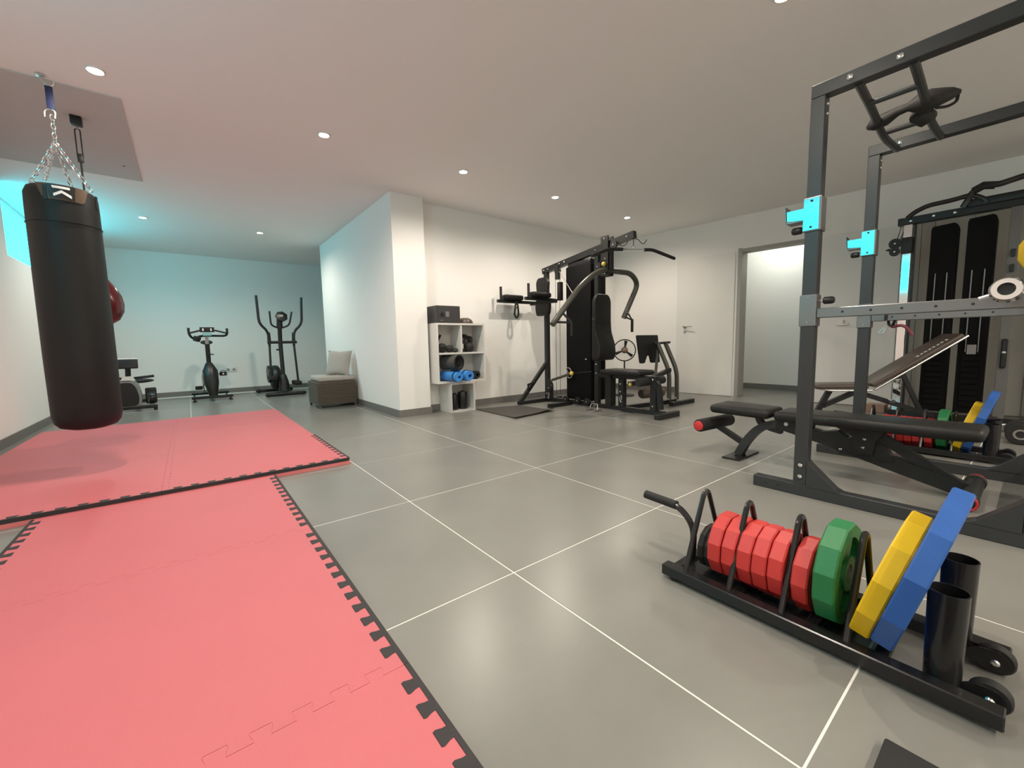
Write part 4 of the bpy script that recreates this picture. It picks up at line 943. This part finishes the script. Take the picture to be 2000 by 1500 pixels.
# ------------------------------------------------------------------ elliptical trainer
ex = 1.30
t = thing('elliptical_trainer', 'black elliptical trainer with tall swing arms near the far wall', 'elliptical', (ex, 8.5, 0))
def tb(name, pts, r, m='black', par=None, f=.06): return part(name, MB().tube(fillet(pts, f), r, 10), m, par or t, 60)
f1 = tb('front_foot', [(ex-.28, 8.06, .035), (ex+.28, 8.06, .035)], .03, 'black')
for s_ in (-1, 1): part('foot_cap', MB().ball((ex+s_*.27, 8.06, .034), .034, 1.5, 1, 1, 12), 'blackmatte', f1, 60)
f2 = tb('rear_foot', [(ex-.30, 9.0, .035), (ex+.22, 9.0, .035)], .028, 'black')
for s_ in (-1, 1): part('foot_cap', MB().ball((ex-.04+s_*.26, 9.0, .034), .036, 1.5, 1, 1, 12), 'blackmatte', f2, 60)
part('base_beam', MB().box(ex-.03, ex+.03, 8.06, 9.0, .05, .10, .01, 2), 'black', t)
part('mast', MB().tube(fillet([(ex, 8.22, .08), (ex, 8.30, .90), (ex, 8.24, 1.25)], .3), .034, 14), 'black', t, 60)
part('flywheel_cover', MB().lathe([(.0, -.075), (.17, -.075), (.21, -.05), (.22, 0), (.21, .05), (.17, .075), (0, .075)], (ex-.07, 8.62, .30), (1, 0, 0), 30), 'black', t, 50)
part('front_cover', MB().tube([(ex, 8.20, .07), (ex, 8.22, .25), (ex, 8.24, .36)], .06, 14, radii=[.09, .075, .045]), 'black', t, 60)
part('crank_disc', MB().lathe([(0, -.02), (.15, -.02), (.16, 0), (.15, .02), (0, .02)], (ex-.17, 8.62, .36), (1, 0, 0), 26), 'gymframe', t, 50)
part('console_post', MB().tube([(ex, 8.24, 1.18), (ex, 8.21, 1.36)], .05, 12, radii=[.05, .042]), 'black', t, 60)
cs = part('console', MB().lathe([(0, -.02), (.075, -.02), (.10, 0), (.098, .02), (.07, .035), (0, .04)], (ex+.03, 8.19, 1.37), (.05, -.9, .42), 7), 'black', t)
part('display', MB().box(-.03, .03, -.002, .002, -.018, .018, 0, 1, Matrix.Translation((ex+.02, 8.148, 1.385)) @ Matrix.Rotation(-.45, 4, 'X')), 'grey', cs, 0)
part('pivot_axle', MB().cyl((ex-.20, 8.28, .93), (ex+.26, 8.28, .93), .024, n=14), 'black', t)
for s_ in (-1, 1):
    x0_ = ex+.02+s_*.19
    tb('swing_arm', [(x0_, 8.28, .86), (x0_+s_*.01, 8.26, 1.12), (ex+.02+s_*.33, 8.22, 1.25), (ex+.02+s_*.345, 8.20, 1.72)], .021, 'blackgloss', None, .09)
    part('arm_sleeve', MB().cyl((x0_, 8.28, .93), (x0_+s_*.004, 8.27, 1.10), .03, r2=.024, n=12), 'black', t)
    zf = .33 if s_ < 0 else .22
    lw = tb('lower_arm', [(x0_, 8.28, .92), (x0_+s_*.02, 8.22, zf)], .018, 'black')
    part('pedal', MB().box(x0_-.055, x0_+.055, 8.10, 8.42, zf-.05, zf+.02, .012, 2), 'blackmatte', lw)
    tb('fixed_handle', [(ex+s_*.03, 8.23, 1.18), (ex+s_*.14, 8.18, 1.22), (ex+.02+s_*.17, 8.16, 1.46)], .015, 'black', None, .07)
part('tension_knob', MB().cyl((ex-.035, 8.27, .80), (ex-.075, 8.26, .80), .014, n=12), 'black', t)

# ------------------------------------------------------------------ indoor cycle
cx = .27
t = thing('exercise_bike', 'black indoor cycling bike with drop handlebars facing the room', 'exercise bike', (cx, 8.6, 0))
for nm, y, xa, xb in (('front_foot', 8.22, -.005, .54), ('rear_foot', 8.98, .0, .53)):
    f = part(nm, MB().box(xa, xb, y-.03, y+.03, .045, .085, .008, 2), 'black', t)
    for x in (xa+.035, xb-.035): part('leveller', MB().lathe([(.028, 0), (.028, .02), (.01, .025), (.01, .046)], (x, y, 0), (0, 0, 1), 14), 'blackmatte', f)
part('main_rail', MB().box(cx-.03, cx+.03, 8.25, 8.98, .06, .11, .006, 2), 'black', t)
part('front_fork_cover', MB().tube([(cx+.01, 8.24, .07), (cx, 8.28, .28), (cx-.005, 8.36, .48), (cx-.01, 8.42, .60)], .06, 14, radii=[.055, .10, .105, .05]), 'gymframe', t, 60)
part('flywheel', MB().lathe([(.02, -.03), (.2, -.03), (.215, -.02), (.215, .02), (.2, .03), (.02, .03)], (cx+.005, 8.42, .28), (1, 0, 0), 32), 'blackgloss', t, 50)
part('head_tube', MB().cyl((cx-.01, 8.42, .52), (cx-.01, 8.38, .92), .032, n=14), 'black', t)
part('stem', MB().cyl((cx-.01, 8.38, .90), (cx-.01, 8.36, 1.04), .024, n=12), 'steel', t)
part('height_lever', MB().tube([(cx+.0, 8.37, .76), (cx+.06, 8.34, .745)], .010, 8), 'black', t)
part('saddle', MB().tube([(cx+.0, 8.70, .94), (cx, 8.82, .95), (cx, 8.95, .955), (cx, 9.0, .955)], .05, 12, radii=[.02, .045, .09, .05]).xform(Matrix.Translation((0, 0, .95)) @ Matrix.Diagonal((1, 1, .45, 1)) @ Matrix.Translation((0, 0, -.95))), 'blackmatte', t, 60)
part('saddle_post', MB().cyl((cx, 8.92, .11), (cx, 8.90, .93), .028, n=12), 'black', t)
hb = part('handlebar', MB().tube(fillet([(cx-.235, 8.20, 1.17), (cx-.235, 8.20, 1.07), (cx-.19, 8.28, 1.0), (cx-.08, 8.36, 1.05), (cx+.08, 8.36, 1.05), (cx+.23, 8.28, 1.045), (cx+.26, 8.20, 1.07), (cx+.26, 8.20, 1.165)], .05), .017, 10), 'blackmatte', t, 60)
for s_ in (-1, 1): part('aero_bar', MB().tube([(cx+.01+s_*.235, 8.20, 1.09), (cx+.01+s_*.09, 8.27, 1.135)], .014, 10), 'blackmatte', hb)
part('bottle_cage', MB().lathe([(.045, 0), (.05, .03), (.05, .07), (.035, .075)], (cx-.15, 8.25, .965), (.3, -.2, 1), 14), 'blackmatte', hb)
sc = part('tablet_holder', MB().box(cx-.095, cx+.095, 8.255, 8.275, 1.105, 1.185, .006, 2), 'black', t)
for s_ in (-1, 1): part('light_strip', MB().box(cx-.008+s_*.052, cx+.008+s_*.052, 8.2525, 8.2555, 1.125, 1.165), 'whitemark', sc, 0)
part('console_base', MB().box(cx-.06, cx+.055, 8.26, 8.34, 1.045, 1.10, .01, 2), 'teal', t)
part('crank', MB().box(cx+.105, cx+.125, 8.52, 8.70, .40, .43, .004, 1), 'steel', t)
pd = part('pedal', MB().box(cx+.125, cx+.225, 8.49, 8.57, .385, .445, .008, 2), 'blackmatte', t)
part('toe_cage', MB().tube(fillet([(cx+.135, 8.50, .44), (cx+.15, 8.46, .47), (cx+.20, 8.46, .47), (cx+.215, 8.50, .44)], .02), .006, 8), 'black', pd)
part('axle_cap', MB().lathe([(.016, 0), (.012, .008), (0, .009)], (cx+.175, 8.49, .415), (0, -1, 0), 14), 'chrome', pd)
part('crank', MB().box(cx-.115, cx-.095, 8.60, 8.76, .18, .41, .004, 1), 'steel', t)
part('pedal', MB().box(cx-.215, cx-.115, 8.70, 8.78, .155, .215, .008, 2), 'blackmatte', t)
part('brake_cable', MB().tube(fillet([(cx-.07, 8.30, .34), (cx-.11, 8.32, .25), (cx-.10, 8.40, .12)], .05), .006, 6), 'wire', t)

# ------------------------------------------------------------------ rowing machine
rx = -.70
t = thing('rowing_machine', 'compact black rowing machine with pale trim and small console behind the bag', 'rowing machine', (rx, 8.2, 0))
f = part('front_foot', MB().box(rx-.30, rx+.31, 7.62, 7.68, .03, .075, .006, 2), 'gymframe', t)
for s_ in (-1, 1): part('foot_pad', MB().box(rx+s_*.285-.02, rx+s_*.285+.02, 7.625, 7.675, 0, .035, .004, 1), 'blackmatte', f)
ov = rounded([(-.14, .07), (.14, .07), (.155, .20), (.13, .36), (.08, .43), (-.08, .43), (-.13, .36), (-.155, .20)], .06, 5)
part('housing', MB().prism(ov, (rx, 7.62, 0), (1, 0, 0), (0, 0, 1), (0, .18, 0)), 'grey', t, 0)
ov2 = rounded([(-.115, .08), (.115, .08), (.13, .20), (.105, .33), (.06, .40), (-.06, .40), (-.105, .33), (-.13, .20)], .05, 5)
part('front_cover', MB().prism(ov2, (rx, 7.605, 0), (1, 0, 0), (0, 0, 1), (0, .016, 0)), 'black', t, 0)
part('white_neck', MB().prism(rounded([(-.075, .42), (.075, .42), (.05, .485), (-.05, .485)], .015), (rx+.03, 7.62, 0), (1, 0, 0), (0, 0, 1), (0, .12, 0)), 'white', t, 0)
part('neck_post', MB().cyl((rx+.03, 7.70, .47), (rx+.04, 7.66, .60), .03, n=12), 'black', t)
co = part('console', MB().box(-.105, .105, -.02, .02, -.065, .065, .014, 3, Matrix.Translation((rx+.045, 7.63, .655)) @ Matrix.Rotation(-.25, 4, 'X')), 'black', t)
part('white_top', MB().box(-.108, .108, -.022, .022, .060, .074, .004, 1, Matrix.Translation((rx+.045, 7.63, .655)) @ Matrix.Rotation(-.25, 4, 'X')), 'white', co)
part('display', MB().box(-.05, .05, -.0225, -.018, -.012, .025, 0, 1, Matrix.Translation((rx+.045, 7.63, .655)) @ Matrix.Rotation(-.25, 4, 'X')), 'screen', co, 0)
for s_ in (-1, 1):
    part('row_handle', MB().tube([(rx+.03+s_*.06, 7.70, .455), (rx+.03+s_*.27, 7.70, .475)], .018, 10), 'blackmatte', t)
    w_ = part('transport_wheel', MB().lathe([(.02, -.04), (.075, -.04), (.088, -.02), (.088, .02), (.075, .04), (.02, .04)], (rx+s_*.25, 7.74, .165), (1, .25, 0), 22), 'blackgloss', t)
    part('foot_rest', MB().box(rx+s_*.24-.06, rx+s_*.24+.06, 7.80, 7.92, .08, .30, .015, 2), 'blackmatte', t)
part('saddle', MB().ball((rx+.10, 8.25, .385), .1, 1.7, 1.3, .32, 20), 'blackmatte', t, 60)
part('slide_rail', MB().box(rx-.04, rx+.04, 7.78, 9.05, .26, .32, .006, 2), 'steel', t)
part('saddle_carriage', MB().box(rx-.05, rx+.08, 8.18, 8.32, .32, .36, .004, 1), 'black', t)
part('rear_leg', MB().box(rx-.03, rx+.03, 8.98, 9.04, .04, .27, .006, 1), 'gymframe', t)
part('rear_foot', MB().box(rx-.22, rx+.22, 8.98, 9.04, 0, .045, .006, 2), 'gymframe', t)
# wall socket
t = thing('wall_socket', 'white double power socket low on the far wall beside the bike', 'socket', (.62, YF, .44))
part('cover_plate', MB().box(.535, .715, YF-.012, YF-.0005, .395, .485, .004, 2), 'white', t)
for x in (.58, .67): part('socket_insert', MB().lathe([(.024, 0), (.024, .003), (.019, .0035), (.019, .001), (0, .001)], (x, YF-.012, .44), (0, -1, 0), 18), 'grey', t)
